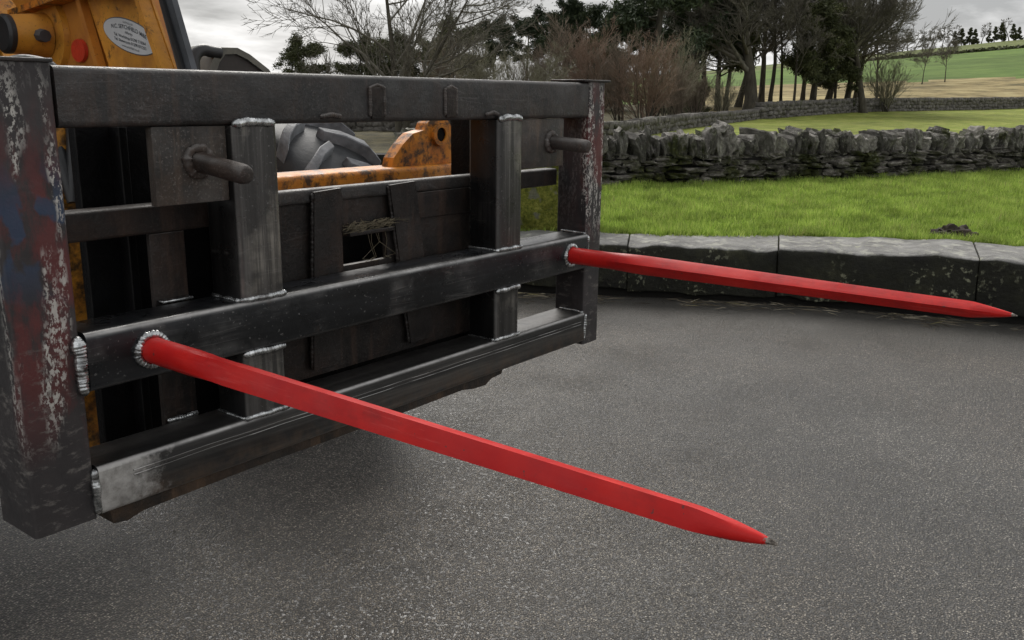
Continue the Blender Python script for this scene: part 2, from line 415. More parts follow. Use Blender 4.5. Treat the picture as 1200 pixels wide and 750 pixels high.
def stone_mat(name, lo, mid, hi, moss, rnd=True, lichen=0.0, mossdir=True):
    m = NT(name, 0.85, 0, 0.25)
    co = m.co('Object', (1, 1, 1), rnd)
    c = m.ramp(m.noise(3.2, 7, 0.7, co), [(0.3, lo), (0.52, mid), (0.75, hi)])
    if rnd:
        oi = m.n('ShaderNodeObjectInfo')
        c = m.mix(0.75, c, m.ramp(oi.outputs['Random'], [(0.0, 0.40), (0.5, 1.0), (1.0, 2.2)]), 'MULTIPLY')
    wc = m.n('ShaderNodeNewGeometry').outputs['Position']
    mo = m.ramp(m.noise(1.9, 6, 0.65, wc), [(0.62 - moss, 0.0), (0.70 - moss, 0.9)])
    c = m.mix(mo, c, m.ramp(m.noise(22, 4, 0.6, wc), [(0.3, (0.018, 0.024, 0.006)), (0.55, (0.050, 0.058, 0.012)), (0.75, (0.12, 0.125, 0.022))]))
    if lichen:
        li = m.math('MULTIPLY', m.ramp(m.noise(26, 3, 0.5, wc), [(0.60, 0.0), (0.64, 1.0)]), m.ramp(m.noise(3, 3, 0.5, wc), [(0.42, 0.0), (0.55, lichen)]))
        c = m.mix(li, c, (0.46, 0.47, 0.37))
    m.color(c)
    m.bump(m.noise(9, 6, 0.7, co), 0.7, 0.08)
    m.bump(m.noise(40, 4, 0.7, wc), 0.5, 0.01)
    return m.m
M['wallstone'] = stone_mat('dry_stone', (0.060, 0.056, 0.050), (0.20, 0.188, 0.168), (0.50, 0.48, 0.44), 0.08, True, 0.5)
M['bodystone'] = stone_mat('mossy_dry_stone', (0.030, 0.027, 0.023), (0.12, 0.11, 0.095), (0.40, 0.38, 0.34), 0.14, True, 0.35)
M['farstone'] = stone_mat('far_dry_stone', (0.06, 0.055, 0.05), (0.15, 0.14, 0.125), (0.27, 0.255, 0.23), 0.03, False, 0.0)
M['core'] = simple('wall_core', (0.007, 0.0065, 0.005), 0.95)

def kerb_mat():
    m = NT('lichened_kerb_stone', 0.8, 0, 0.2)
    wc = m.n('ShaderNodeNewGeometry').outputs['Position']
    gn = m.n('ShaderNodeNewGeometry').outputs['Normal']
    c = m.ramp(m.noise(5, 7, 0.65, wc), [(0.3, (0.12, 0.117, 0.112)), (0.55, (0.23, 0.226, 0.216)), (0.75, (0.34, 0.335, 0.32))])
    nzv = m.sep(gn, 2)
    side = m.ramp(m.math('ADD', nzv, m.math('MULTIPLY', m.math('SUBTRACT', m.noise(7, 5, 0.6, wc), 0.5), 0.9)), [(0.55, 1.0), (0.85, 0.0)])
    alg = m.ramp(m.noise(4.5, 6, 0.65, wc), [(0.32, (0.007, 0.007, 0.0055)), (0.55, (0.016, 0.017, 0.009)), (0.75, (0.050, 0.050, 0.022))])
    c = m.mix(m.math('MULTIPLY', side, 0.93), c, alg)        # algae grows on the damp upright faces
    li = m.math('MULTIPLY', m.ramp(m.noise(24, 4, 0.6, wc), [(0.57, 0.0), (0.66, 0.9)]), m.ramp(m.noise(2.3, 3, 0.5, wc), [(0.46, 0.0), (0.62, 0.7)]))
    c = m.mix(li, c, (0.42, 0.43, 0.30))
    wl = m.math('MULTIPLY', m.ramp(m.noise(9, 4, 0.55, wc), [(0.54, 0.0), (0.68, 0.55)]), m.ramp(nzv, [(0.7, 0.0), (0.9, 1.0)]))
    c = m.mix(wl, c, (0.50, 0.495, 0.42))
    m.color(c)
    m.bump(m.noise(30, 6, 0.7, wc), 0.9, 0.015)
    m.bump(m.noise(6, 5, 0.65, wc), 0.7, 0.04)
    return m.m
M['kerb'] = kerb_mat()

def moss_mat():
    m = NT('thick_moss', 0.95, 0, 0.1)
    c = m.ramp(m.noise(30, 6, 0.7), [(0.3, (0.05, 0.06, 0.014)), (0.5, (0.15, 0.165, 0.03)), (0.7, (0.30, 0.30, 0.07))])
    c = m.mix(m.ramp(m.noise(11, 4), [(0.56, 0.0), (0.64, 0.8)]), c, (0.16, 0.16, 0.13))
    m.color(c); m.bump(m.noise(45, 5, 0.7), 1.0, 0.03)
    return m.m
M['moss'] = moss_mat()
def bark(name, a, b):
    m = NT(name, 0.9, 0, 0.2)
    m.color(m.ramp(m.noise(6, 5, 0.65, m.co('Object', (1, 1, 0.3))), [(0.3, a), (0.7, b)]))
    m.bump(m.noise(18, 4, 0.7, m.co('Object', (1, 1, 0.25))), 0.6, 0.03)
    return m.m
M['bark'] = bark('dark_bark', (0.035, 0.031, 0.024), (0.105, 0.095, 0.072))
M['bark_pale'] = bark('pale_olive_bark', (0.13, 0.125, 0.085), (0.30, 0.285, 0.20))
M['bark_red'] = bark('reddish_twig', (0.13, 0.103, 0.078), (0.27, 0.22, 0.17))
M['bark_rust'] = bark('rusty_twig', (0.15, 0.10, 0.072), (0.30, 0.215, 0.16))
M['twig'] = bark('twig', (0.085, 0.078, 0.062), (0.19, 0.175, 0.14))
def needle(name, a, b, c_):
    m = NT(name, 0.7, 0, 0.25)
    at = m.n('ShaderNodeAttribute'); at.attribute_name = 'rnd'
    m.color(m.ramp(at.outputs['Fac'], [(0.0, a), (0.6, b), (1.0, c_)]))
    return m.m
M['needle'] = needle('pine_needles', (0.018, 0.028, 0.014), (0.040, 0.056, 0.026), (0.080, 0.098, 0.042))
M['needle_olive'] = needle('olive_needles', (0.035, 0.040, 0.018), (0.068, 0.076, 0.032), (0.115, 0.12, 0.05))
M['soil'] = simple('dark_soil', (0.035, 0.026, 0.018), 0.95, 0, 30, 0.8, 0.5)

# ------------------------------------------------------------------ object helpers
def link(o, parent=None):
    COL.objects.link(o)
    if parent is not None:
        o.parent = parent
        o.matrix_parent_inverse = parent.matrix_basis.inverted()
    return o
def tag(o, label=None, cat=None, group=None, kind=None):
    if label: o['label'] = label
    if cat: o['category'] = cat
    if group: o['group'] = group
    if kind: o['kind'] = kind
    return o
def empty(name, loc):
    o = bpy.data.objects.new(name, None)
    o.location = loc
    o.empty_display_size = 0.1
    COL.objects.link(o)
    return o
def mesh_obj(name, verts, faces, mat, parent=None, smooth=False, attr=None):
    me = bpy.data.meshes.new(name)
    if isinstance(verts, np.ndarray):
        nv, nf = len(verts), len(faces)
        k = faces.shape[1]
        me.vertices.add(nv); me.vertices.foreach_set('co', verts.astype(np.float32).ravel())
        me.loops.add(nf * k); me.loops.foreach_set('vertex_index', faces.astype(np.int32).ravel())
        me.polygons.add(nf)
        me.polygons.foreach_set('loop_start', np.arange(0, nf * k, k, dtype=np.int32))
        me.polygons.foreach_set('loop_total', np.full(nf, k, dtype=np.int32))
        me.update(calc_edges=True)
    else:
        me.from_pydata([tuple(v) for v in verts], [], faces)
    if smooth:
        me.polygons.foreach_set('use_smooth', [True] * len(me.polygons))
    if attr is not None:
        a = me.attributes.new('rnd', 'FLOAT', 'FACE')
        a.data.foreach_set('value', np.asarray(attr, dtype=np.float32))
    if mat is not None:
        me.materials.append(mat)
    me.update()
    return link(bpy.data.objects.new(name, me), parent)
def bm_obj(name, bm, mat, parent=None, smooth=None):
    me = bpy.data.meshes.new(name)
    bmesh.ops.recalc_face_normals(bm, faces=bm.faces[:])
    bm.to_mesh(me); bm.free()
    if mat is not None: me.materials.append(mat)
    if smooth is not None:
        me.polygons.foreach_set('use_smooth', [True] * len(me.polygons))
        try: me.set_sharp_from_angle(angle=R(smooth))
        except Exception: pass
    return link(bpy.data.objects.new(name, me), parent)
def box(bm, x0, x1, y0, y1, z0, z1, bev=0.0, seg=3):
    r = bmesh.ops.create_cube(bm, size=1.0, matrix=Matrix.Translation(((x0 + x1) / 2, (y0 + y1) / 2, (z0 + z1) / 2)) @ Matrix.Diagonal((x1 - x0, y1 - y0, z1 - z0, 1)))
    if bev > 0:
        es = list({e for v in r['verts'] for e in v.link_edges})
        bmesh.ops.bevel(bm, geom=es, offset=bev, segments=seg, profile=0.5, affect='EDGES')
def box_obj(name, dims, mat, parent=None, bev=0.004, seg=3):
    bm = bmesh.new()
    box(bm, *dims, bev=bev, seg=seg)
    return bm_obj(name, bm, mat, parent, 40 if bev else None)
def hollow_tube(name, dims, axis, mat, parent, rad=0.009, seg=4):
    """square hollow section: only the four long edges are rounded"""
    bm = bmesh.new()
    x0, x1, y0, y1, z0, z1 = dims
    r = bmesh.ops.create_cube(bm, size=1.0, matrix=Matrix.Translation(((x0 + x1) / 2, (y0 + y1) / 2, (z0 + z1) / 2)) @ Matrix.Diagonal((x1 - x0, y1 - y0, z1 - z0, 1)))
    es = [e for e in bm.edges if abs((e.verts[0].co - e.verts[1].co).normalized()[axis]) > 0.9]
    bmesh.ops.bevel(bm, geom=es, offset=rad, segments=seg, profile=0.5, affect='EDGES')
    return bm_obj(name, bm, mat, parent, 40)
def prism(bm, pts, axis, a, b):
    """extrude a 2-D outline along axis (0: pts are (y,z); 1: (x,z); 2: (x,y))"""
    def mk(p, t):
        return {0: (t, p[0], p[1]), 1: (p[0], t, p[1]), 2: (p[0], p[1], t)}[axis]
    va = [bm.verts.new(mk(p, a)) for p in pts]
    vb = [bm.verts.new(mk(p, b)) for p in pts]
    n = len(pts)
    bm.faces.new(va); bm.faces.new(vb[::-1])
    for i in range(n):
        bm.faces.new((va[i], vb[i], vb[(i + 1) % n], va[(i + 1) % n]))
def tube_path(bm, pts, rad, n=10, cap=True):
    """rad: number or list"""
    pts = [Vector(p) for p in pts]
    rings = []
    up = Vector((0, 0, 1))
    for i, p in enumerate(pts):
        t = (pts[min(i + 1, len(pts) - 1)] - pts[max(i - 1, 0)]).normalized()
        if abs(t.dot(up)) > 0.95: up = Vector((0, 1, 0)) if abs(t.y) < 0.9 else Vector((1, 0, 0))
        s = t.cross(up).normalized(); q = s.cross(t)
        up = q
        r = rad[i] if isinstance(rad, (list, tuple)) else rad
        rings.append([bm.verts.new(p + s * (r * math.cos(2 * math.pi * k / n)) + q * (r * math.sin(2 * math.pi * k / n))) for k in range(n)])
    for a, b in zip(rings, rings[1:]):
        for k in range(n):
            bm.faces.new((a[k], a[(k + 1) % n], b[(k + 1) % n], b[k]))
    if cap:
        bm.faces.new(rings[0][::-1]); bm.faces.new(rings[-1])
def bead(name, pts, rad, parent, mat=None, pitch=0.0055, amp=0.17, closed=False, wob=0.30):
    """a weld run: overlapping ripples along a path"""
    pts = [Vector(p) for p in pts]
    if closed: pts = pts + [pts[0]]
    L = [0.0]
    for a, b in zip(pts, pts[1:]): L.append(L[-1] + (b - a).length)
    tot = L[-1]
    n = max(8, int(tot / pitch * 4))
    path, rr = [], []
    ph = random.random() * 9
    for i in range(n + 1):
        s = tot * i / n
        j = 0
        while j < len(L) - 2 and L[j + 1] < s: j += 1
        t = (s - L[j]) / max(1e-9, L[j + 1] - L[j])
        p = pts[j].lerp(pts[j + 1], t)
        saw = (s / pitch + 0.25 * mnoise.noise((s * 90, ph, 0))) % 1.0
        r = rad * 0.9 * (1 - amp + amp * 1.4 * (1 - saw) ** 0.6 + wob * mnoise.noise((s * 60, ph, 3.1)))
        e = min(s, tot - s) / (rad * 1.2)
        if not closed and e < 1: r *= math.sqrt(max(0.08, 1 - (1 - e) ** 2))
        path.append(p + Vector((mnoise.noise((s * 50, ph, 7)), mnoise.noise((s * 50, ph, 8)), mnoise.noise((s * 50, ph, 9)))) * rad * 0.18)
        rr.append(r)
    bm = bmesh.new()
    tube_path(bm, path, rr, 9, cap=not closed)
    return bm_obj(name, bm, mat or M['weld'], parent, 60)

# ------------------------------------------------------------------ ground, road
KJ = [(0.2, 9.55), (0.95, 8.3), (1.65, 7.15), (2.35, 6.02), (3.0, 4.97), (3.65, 3.93), (4.3, 2.89), (4.90, 1.88), (5.40, 0.97), (5.76, -0.22), (6.02, -1.5), (6.2, -2.8), (6.3, -4.1)]
KD = [0.46, 0.46, 0.46, 0.46, 0.46, 0.46, 0.45, 0.44, 0.63, 0.88, 0.92, 0.92, 0.92]
KH = [0.388] * 8 + [0.39, 0.418, 0.425, 0.425, 0.425]
def kerb_norm(i):
    a = Vector(KJ[max(i - 1, 0)]); b = Vector(KJ[min(i + 1, len(KJ) - 1)])
    d = (b - a).normalized()
    return Vector((-d.y, d.x))
KN = [kerb_norm(i) for i in range(len(KJ))]
_kx = np.array([-8.0] + [k[0] for k in KJ] + [9.0])
_ky = np.array([22.6] + [k[1] for k in KJ] + [-16.0])
def kerb_x(y):      # x of the kerb front for a given y
    return np.interp(y, _ky[::-1], _kx[::-1])
_D = np.array([0, 16, 23, 42, 62, 75, 100, 160, 230, 330, 420, 700, 1500])
_K = np.array([0.385, 0.38, 0.38, 0.58, 1.02, 1.9, 3.9, 8.6, 14.7, 23.6, 27.0, 30, 20])
def terrain_z(x, y):
    dx = x - CAM.x; dy = y - CAM.y
    d = dx * F2[0] + dy * F2[1]
    l = dx * R2[0] + dy * R2[1]
    t = l / np.maximum(d, 1.0)
    k = np.interp(d, _D, _K)
    h = np.clip(0.1 + 1.6 * t, 0.22, 1.3)
    z = np.where(k > 1.4, 1.4 + h * (k - 1.4), k)
    return z + np.where(d > 20, 0.05 * np.sin(x * 0.21) * np.cos(y * 0.17), 0)
def tz(x, y): return float(terrain_z(np.array([x]), np.array([y]))[0])
WALL = [(5.6, 8.3), (7.2, 5.9), (8.45, 4.70), (9.97, 3.55), (11.3, 2.90), (13.3, 2.05), (15.2, 1.05), (17.5, -0.5), (20.0, -2.4)]

def build_ground():
    ds = np.concatenate([np.arange(1.0, 26, 0.22), np.arange(26, 70, 0.9), np.geomspace(70, 1500, 70)])
    ts = np.concatenate([np.linspace(-1.6, -0.2, 40)[:-1], np.linspace(-0.2, 0.8, 90), np.linspace(0.8, 2.2, 30)[1:]])
    Dg, Tg = np.meshgrid(ds, ts, indexing='ij')
    lat = Tg * (Dg + 2.0)
    X = CAM.x + F2[0] * Dg + R2[0] * lat
    Y = CAM.y + F2[1] * Dg + R2[1] * lat
    Z = terrain_z(X, Y)
    rng = np.random.default_rng(3)
    Z = Z + rng.normal(0, 0.006, Z.shape)
    road = X < kerb_x(Y) + 0.34
    Z = np.where(road, -0.12, Z)
    V = np.stack([X, Y, Z], -1).reshape(-1, 3)
    a, b = Dg.shape
    I = np.arange(a * b).reshape(a, b)
    Fc = np.stack([I[:-1, :-1], I[:-1, 1:], I[1:, 1:], I[1:, :-1]], -1).reshape(-1, 4)
    o = mesh_obj('ground', V, Fc, None, smooth=True)
    for k in ('lawn', 'field', 'wood_floor', 'rough', 'hill', 'upper'): o.data.materials.append(M[k])
    fx, fy = V[Fc].mean(1)[:, 0], V[Fc].mean(1)[:, 1]
    d = (fx - CAM.x) * F2[0] + (fy - CAM.y) * F2[1]
    t = ((fx - CAM.x) * R2[0] + (fy - CAM.y) * R2[1]) / np.maximum(d, 1)
    wob = 2.5 * np.sin(fx * 0.13 + fy * 0.21) + 1.5 * np.sin(fx * 0.37 - fy * 0.11)
    idx = np.zeros(len(Fc), dtype=np.int32)
    wx = np.array([p[0] for p in WALL]); wy = np.array([p[1] for p in WALL])
    beyond = fy > np.interp(fx, wx, wy)
    midd = np.interp(t, [0.257, 0.362, 0.542, 1.5], [42, 50, 62, 75])
    idx[beyond] = 1
    idx[beyond & (t < 0.257) & (d > np.interp(t, [-0.15, 0.0, 0.108, 0.18, 0.257], [26, 24, 23, 30, 42]))] = 2
    idx[beyond & (t < 0.06)] = 2
    far = d > midd
    idx[far & (t > 0.2)] = 3
    idx[far & (t > 0.2) & (d > 102 + wob)] = 4
    idx[far & (t > 0.2) & (d > 231)] = 5
    idx[(d > 60) & (t <= 0.2)] = 4
    o.data.polygons.foreach_set('material_index', idx)
    tag(o, 'green lawn with meadow, tan rough grass and hill pasture rising behind', 'ground', kind='structure')
    # the road: one sheet to the kerb
    pts = [(kx + 0.16 * n.x, ky + 0.16 * n.y) for (kx, ky), n in zip(KJ, KN)]
    poly = [(-40, 76)] + [(-8.0 + .1, 22.7)] + pts + [(9.1, -16.0), (9.1, -40), (-60, -40), (-60, 76)]
    bm = bmesh.new()
    f = bm.faces.new([bm.verts.new((x, y, 0.0)) for x, y in poly])
    bmesh.ops.triangulate(bm, faces=[f])
    r = bm_obj('road', bm, M['asphalt'])
    for p in r.data.polygons:
        if p.normal.z < 0: p.flip()
    tag(r, 'worn grey asphalt road with coarse chippings', 'road', kind='structure')
build_ground()

# ------------------------------------------------------------------ kerb of long stones
def build_kerb():
    bm = bmesh.new()
    for i in range(len(KJ) - 1):
        a, b, na, nb = Vector(KJ[i]), Vector(KJ[i + 1]), KN[i], KN[i + 1]
        q = [a + na * 0.07, b + nb * 0.07, b + nb * 0.42, a + na * 0.42]
        lo = [bm.verts.new((p.x, p.y, -0.05)) for p in q]
        hi = [bm.verts.new((p.x, p.y, 0.20)) for p in q]
        bm.faces.new(hi)
        for k in range(4): bm.faces.new((lo[k], lo[(k + 1) % 4], hi[(k + 1) % 4], hi[k]))
    kb = bm_obj('kerb', bm, M['core'])
    tag(kb, 'raised kerb of long lichened stone blocks between road and lawn', 'kerb', kind='structure')
    rnd = random.Random(5)
    for i in range(len(KJ) - 1):
        a, b, na, nb = Vector(KJ[i]), Vector(KJ[i + 1]), KN[i], KN[i + 1]
        e = (b - a).normalized() * 0.0016
        da, db = KD[i], KD[i + 1]
        sh = rnd.uniform(-0.012, 0.012)
        jz = rnd.uniform(-0.008, 0.008)
        tops = [KH[i] + jz, KH[i + 1] + jz, 0.405, 0.405]
        q = [a + e + na * sh, b - e + nb * sh, b - e + nb * db, a + e + na * da]
        bm = bmesh.new()
        N = 14
        lo = [bm.verts.new((p.x + (na.x * 0.02 if k < 2 else 0), p.y + (na.y * 0.02 if k < 2 else 0), 0.055 + rnd.uniform(-.012, .012))) for k, p in enumerate(q)]
        hi = [bm.verts.new((p.x, p.y, tops[k])) for k, p in enumerate(q)]
        bm.faces.new(hi); bm.faces.new(lo[::-1])
        for k in range(4): bm.faces.new((lo[k], lo[(k + 1) % 4], hi[(k + 1) % 4], hi[k]))
        bmesh.ops.recalc_face_normals(bm, faces=bm.faces[:])
        fr = [ed for ed in bm.edges if set(ed.verts) == {hi[0], hi[1]}]
        ot = [ed for ed in bm.edges if ed not in fr]
        bmesh.ops.bevel(bm, geom=fr, offset=0.035, segments=4, profile=0.5, affect='EDGES')
        bmesh.ops.bevel(bm, geom=[ed for ed in bm.edges if ed.is_valid and ed.calc_face_angle(0) > 0.9], offset=0.010, segments=2, profile=0.5, affect='EDGES')
        ax = (b - a).normalized()
        bmesh.ops.subdivide_edges(bm, edges=[ed for ed in bm.edges if abs((ed.verts[0].co - ed.verts[1].co).normalized().dot(Vector((ax.x, ax.y, 0)))) > 0.9 and ed.calc_length() > 0.3], cuts=N, use_grid_fill=True)
        bmesh.ops.triangulate(bm, faces=[f for f in bm.faces if len(f.verts) > 4])
        for v in bm.verts:
            p = v.co
            v.co += Vector((mnoise.noise(p * 5), mnoise.noise(p * 5 + Vector((9, 0, 0))), mnoise.noise(p * 5 + Vector((0, 9, 0))))) * 0.022
            v.co += Vector((mnoise.noise(p * 17), mnoise.noise(p * 17 + Vector((9, 0, 0))), mnoise.noise(p * 17 + Vector((0, 9, 0))))) * 0.008
        bm_obj('kerb_stone', bm, M['kerb'], kb, 45)
build_kerb()

# ------------------------------------------------------------------ rocks and walls
def rock_arrays(seed, n=3, round_=0.35, amp=0.13):
    rng = random.Random(seed)
    bm = bmesh.new()
    bmesh.ops.create_cube(bm, size=1.0)
    if n > 1: bmesh.ops.subdivide_edges(bm, edges=bm.edges[:], cuts=n - 1, use_grid_fill=True)
    off = Vector((rng.random() * 50, rng.random() * 50, rng.random() * 50))
    for v in bm.verts:
        p = v.co.copy()
        s = p.normalized() * 0.62
        p = p.lerp(s, round_)
        d = Vector((mnoise.noise(p * 1.7 + off), mnoise.noise(p * 1.7 + off * 1.7), mnoise.noise(p * 1.7 - off)))
        d2 = Vector((mnoise.noise(p * 4.5 + off), mnoise.noise(p * 4.5 + off * 1.7), mnoise.noise(p * 4.5 - off)))
        v.co = p + d * amp * 1.6 + d2 * amp * 0.6
    bmesh.ops.recalc_face_normals(bm, faces=bm.faces[:])
    return bm
def rock_mesh(name, seed, mat, n=3, round_=0.35, amp=0.13):
    bm = rock_arrays(seed, n, round_, amp)
    me = bpy.data.meshes.new(name)
    bm.to_mesh(me); bm.free()
    me.polygons.foreach_set('use_smooth', [True] * len(me.polygons))
    try: me.set_sharp_from_angle(angle=R(38))
    except Exception: pass
    me.materials.append(mat)
    return me
ROCKS = [rock_mesh('stone', 100 + i, M['wallstone'], 4, 0.10, 0.17) for i in range(10)]
BROCKS = [rock_mesh('stone', 200 + i, M['bodystone'], 4, 0.14, 0.16) for i in range(12)]

def polyline(P):
    P = [Vector(p) for p in P]
    L = [0.0]
    for a, b in zip(P, P[1:]): L.append(L[-1] + (b - a).length)
    def at(s):
        s = max(0.0, min(L[-1] - 1e-6, s))
        j = 0
        while L[j + 1] < s: j += 1
        t = (s - L[j]) / (L[j + 1] - L[j])
        d = (P[j + 1] - P[j]).normalized()
        return P[j].lerp(P[j + 1], t), d
    return at, L[-1]

def near_wall():
    at, L = polyline(WALL)
    rnd = random.Random(21)
    root = empty('dry_stone_wall', (WALL[2][0], WALL[2][1], 0.36))
    tag(root, 'mossy dry stone field wall with upright coping stones behind the lawn', 'wall', kind='thing')
    # rubble core, filled between the faces
    bm = bmesh.new()
    n = 60
    rows = []
    for i in range(n + 1):
        p, d = at(L * i / n)
        nn = Vector((-d.y, d.x))
        rows.append([bm.verts.new((p.x + nn.x * o, p.y + nn.y * o, z)) for o, z in ((-0.06, 0.2), (-0.04, 0.73), (0.28, 0.73), (0.33, 0.2))])
    for a, b in zip(rows, rows[1:]):
        for k in range(3): bm.faces.new((a[k], b[k], b[k + 1], a[k + 1]))
    bm_obj('rubble_core', bm, M['core'], root)
    def put(me, s, off, z, sx, sy, sz, yaw=0.0, tilt=0.0, roll=0.0):
        p, d = at(s)
        nn = Vector((-d.y, d.x))
        o = bpy.data.objects.new('stone', me)
        COL.objects.link(o)
        o.parent = root
        o.matrix_parent_inverse = root.matrix_basis.inverted()
        o.location = (p.x + nn.x * off, p.y + nn.y * off, z)
        o.rotation_euler = (roll, tilt, math.atan2(d.y, d.x) + yaw)
        o.scale = (sx, sy, sz)
    # body courses
    z = 0.36
    s_lo, s_hi = 2.5, 13.6
    for c in range(5):
        hgt = [0.088, 0.082, 0.075, 0.07, 0.066][c]
        s = s_lo + rnd.uniform(0, 0.3)
        while s < s_hi:
            ln = rnd.uniform(0.13, 0.34) * (1.0 if c > 0 else 1.15)
            hh = hgt * rnd.uniform(0.8, 1.35)
            put(rnd.choice(BROCKS), s + ln / 2, -0.02 + 0.014 * c + rnd.uniform(-0.035, 0.03), z + hgt / 2 + rnd.uniform(-0.012, 0.012), ln * 0.84, rnd.uniform(0.20, 0.34), hh * 0.80, rnd.uniform(-0.12, 0.12), rnd.uniform(-0.10, 0.10), rnd.choice((0, math.pi)))
            s += ln * 0.97
        z += hgt
    # coping: rough slabs on edge
    s = s_lo
    while s < s_hi:
        wd = rnd.uniform(0.055, 0.135)
        hh = rnd.uniform(0.19, 0.31)
        if rnd.random() < 0.08: hh *= 0.7
        put(rnd.choice(ROCKS), s + wd / 2, 0.10 + rnd.uniform(-0.04, 0.03), z + hh / 2 - 0.03, wd * 0.80, rnd.uniform(0.26, 0.44), hh, rnd.uniform(-0.22, 0.22), rnd.uniform(-0.32, 0.14), rnd.uniform(-0.1, 0.1))
        s += wd * 0.95
    for sx in (6.55,):
        put(ROCKS[3], sx, 0.1, z + 0.30, 0.17, 0.2, 0.15, 0.4, 0.5, 0.2)
near_wall()

def far_wall(name, P, h, th, label, stone=0.32, seed=1):
    """a wall too far to pick its stones apart: rubble stones joined into one mesh"""
    at, L = polyline([(p[0], p[1]) for p in P])
    rnd = random.Random(seed)
    base = []
    for i in range(5):
        bm = rock_arrays(seed * 31 + i, 2, 0.3, 0.14)
        bm.verts.index_update()
        base.append((np.array([v.co[:] for v in bm.verts]), np.array([[v.index for v in f.verts] for f in bm.faces])))
        bm.free()
    VV, FF, nv = [], [], 0
    rows = max(2, int(h / 0.15))
    for r in range(rows + 1):
        s = rnd.uniform(0, 0.3)
        cop = r == rows
        while s < L:
            ln = rnd.uniform(0.6, 1.4) * stone * (0.55 if cop else 1.0)
            p, d = at(s + ln / 2)
            ang = math.atan2(d.y, d.x) + rnd.uniform(-.15, .15)
            hh = h / rows * rnd.uniform(0.9, 1.3)
            V, Fc = rnd.choice(base)
            Q = V * np.array([ln * 1.05, th * rnd.uniform(0.9, 1.1), hh * (1.15 if cop else 1.0)])
            tl = rnd.uniform(-.25, .25) if cop else rnd.uniform(-.08, .08)
            x = Q[:, 0] * math.cos(tl) + Q[:, 2] * math.sin(tl); zz = -Q[:, 0] * math.sin(tl) + Q[:, 2] * math.cos(tl)
            X = x * math.cos(ang) - Q[:, 1] * math.sin(ang) + p.x
            Y = x * math.sin(ang) + Q[:, 1] * math.cos(ang) + p.y
            VV.append(np.stack([X, Y, zz + tz(p.x, p.y) - 0.05 + (r + 0.5) * h / rows], -1)); FF.append(Fc + nv); nv += len(V)
            s += ln
    o = mesh_obj(name, np.concatenate(VV), np.concatenate(FF), M['farstone'])
    tag(o, label, 'wall', kind='thing')
far_wall('field_wall', [(11.2, 26.2), (17.54, 17.55), (18.29, 13.3), (19.04, 10.68), (26.38, 12.63), (39.17, 15.68)], 0.30, 0.4, 'low grey field wall running back from the lawn wall to the trees', 0.30, 2)
far_wall('field_wall', [(39.3, 15.65), (49.95, 14.8), (58, 12.6), (68.95, 9.81), (84, 4.5)], 0.55, 0.5, 'long low stone wall between bright meadow and tan rough grass', 0.40, 3)

# ------------------------------------------------------------------ mossy block by the kerb
def mossy_block():
    bm = bmesh.new()
    bmesh.ops.create_cube(bm, size=1.0)
    bmesh.ops.subdivide_edges(bm, edges=bm.edges[:], cuts=23, use_grid_fill=True)
    for v in bm.verts:
        p = v.co.copy()
        p = p.lerp(p.normalized() * 0.66, 0.30)
        q = Vector((p.x * 1.0, p.y * 0.5, p.z * 0.62))
        v.co = q + v.normal * (0.05 * mnoise.noise(q * 4) + 0.025 * mnoise.noise(q * 14) + 0.012 * mnoise.noise(q * 34))
    o = bm_obj('boulder', bm, M['moss'], None, 80)
    o.location = (5.10, 2.92, 0.62)
    o.rotation_euler = (0, 0, R(-58))
    tag(o, 'boulder thick with green moss on lawn edge beyond the frame', 'boulder')
mossy_block()

# ------------------------------------------------------------------ grass and litter
def blades(name, pts, hmin, hmax, wid, mat, seed, lean=0.5, zf=None):
    rng = np.random.default_rng(seed)
    n = len(pts)
    a = rng.uniform(0, 2 * np.pi, n); h = rng.uniform(hmin, hmax, n); b = rng.uniform(0, 2 * np.pi, n)
    w_ = wid * rng.uniform(0.6, 1.3, n)
    cl = np.sin(pts[:, 0] * 5.1 + 1.3 * np.sin(pts[:, 1] * 3.7)) * np.sin(pts[:, 1] * 6.3 + 1.7 * np.sin(pts[:, 0] * 2.9)) + 0.6 * np.sin(pts[:, 0] * 17 + pts[:, 1] * 9) * np.sin(pts[:, 1] * 19 - pts[:, 0] * 7)
    h = h * np.clip(0.85 + 0.35 * cl, 0.4, 1.6)
    le = rng.uniform(0, lean, n) * h
    z = zf(pts[:, 0], pts[:, 1])
    V = np.empty((n, 3, 3))
    V[:, 0] = np.stack([pts[:, 0] - np.cos(a) * w_, pts[:, 1] - np.sin(a) * w_, z - 0.006], -1)
    V[:, 1] = np.stack([pts[:, 0] + np.cos(a) * w_, pts[:, 1] + np.sin(a) * w_, z - 0.006], -1)
    V[:, 2] = np.stack([pts[:, 0] + np.cos(b) * le, pts[:, 1] + np.sin(b) * le, z + h], -1)
    return mesh_obj(name, V.reshape(-1, 3), np.arange(3 * n).reshape(n, 3), mat, attr=np.clip(rng.random(n) * 0.75 + 0.14 + 0.13 * cl, 0, 1))
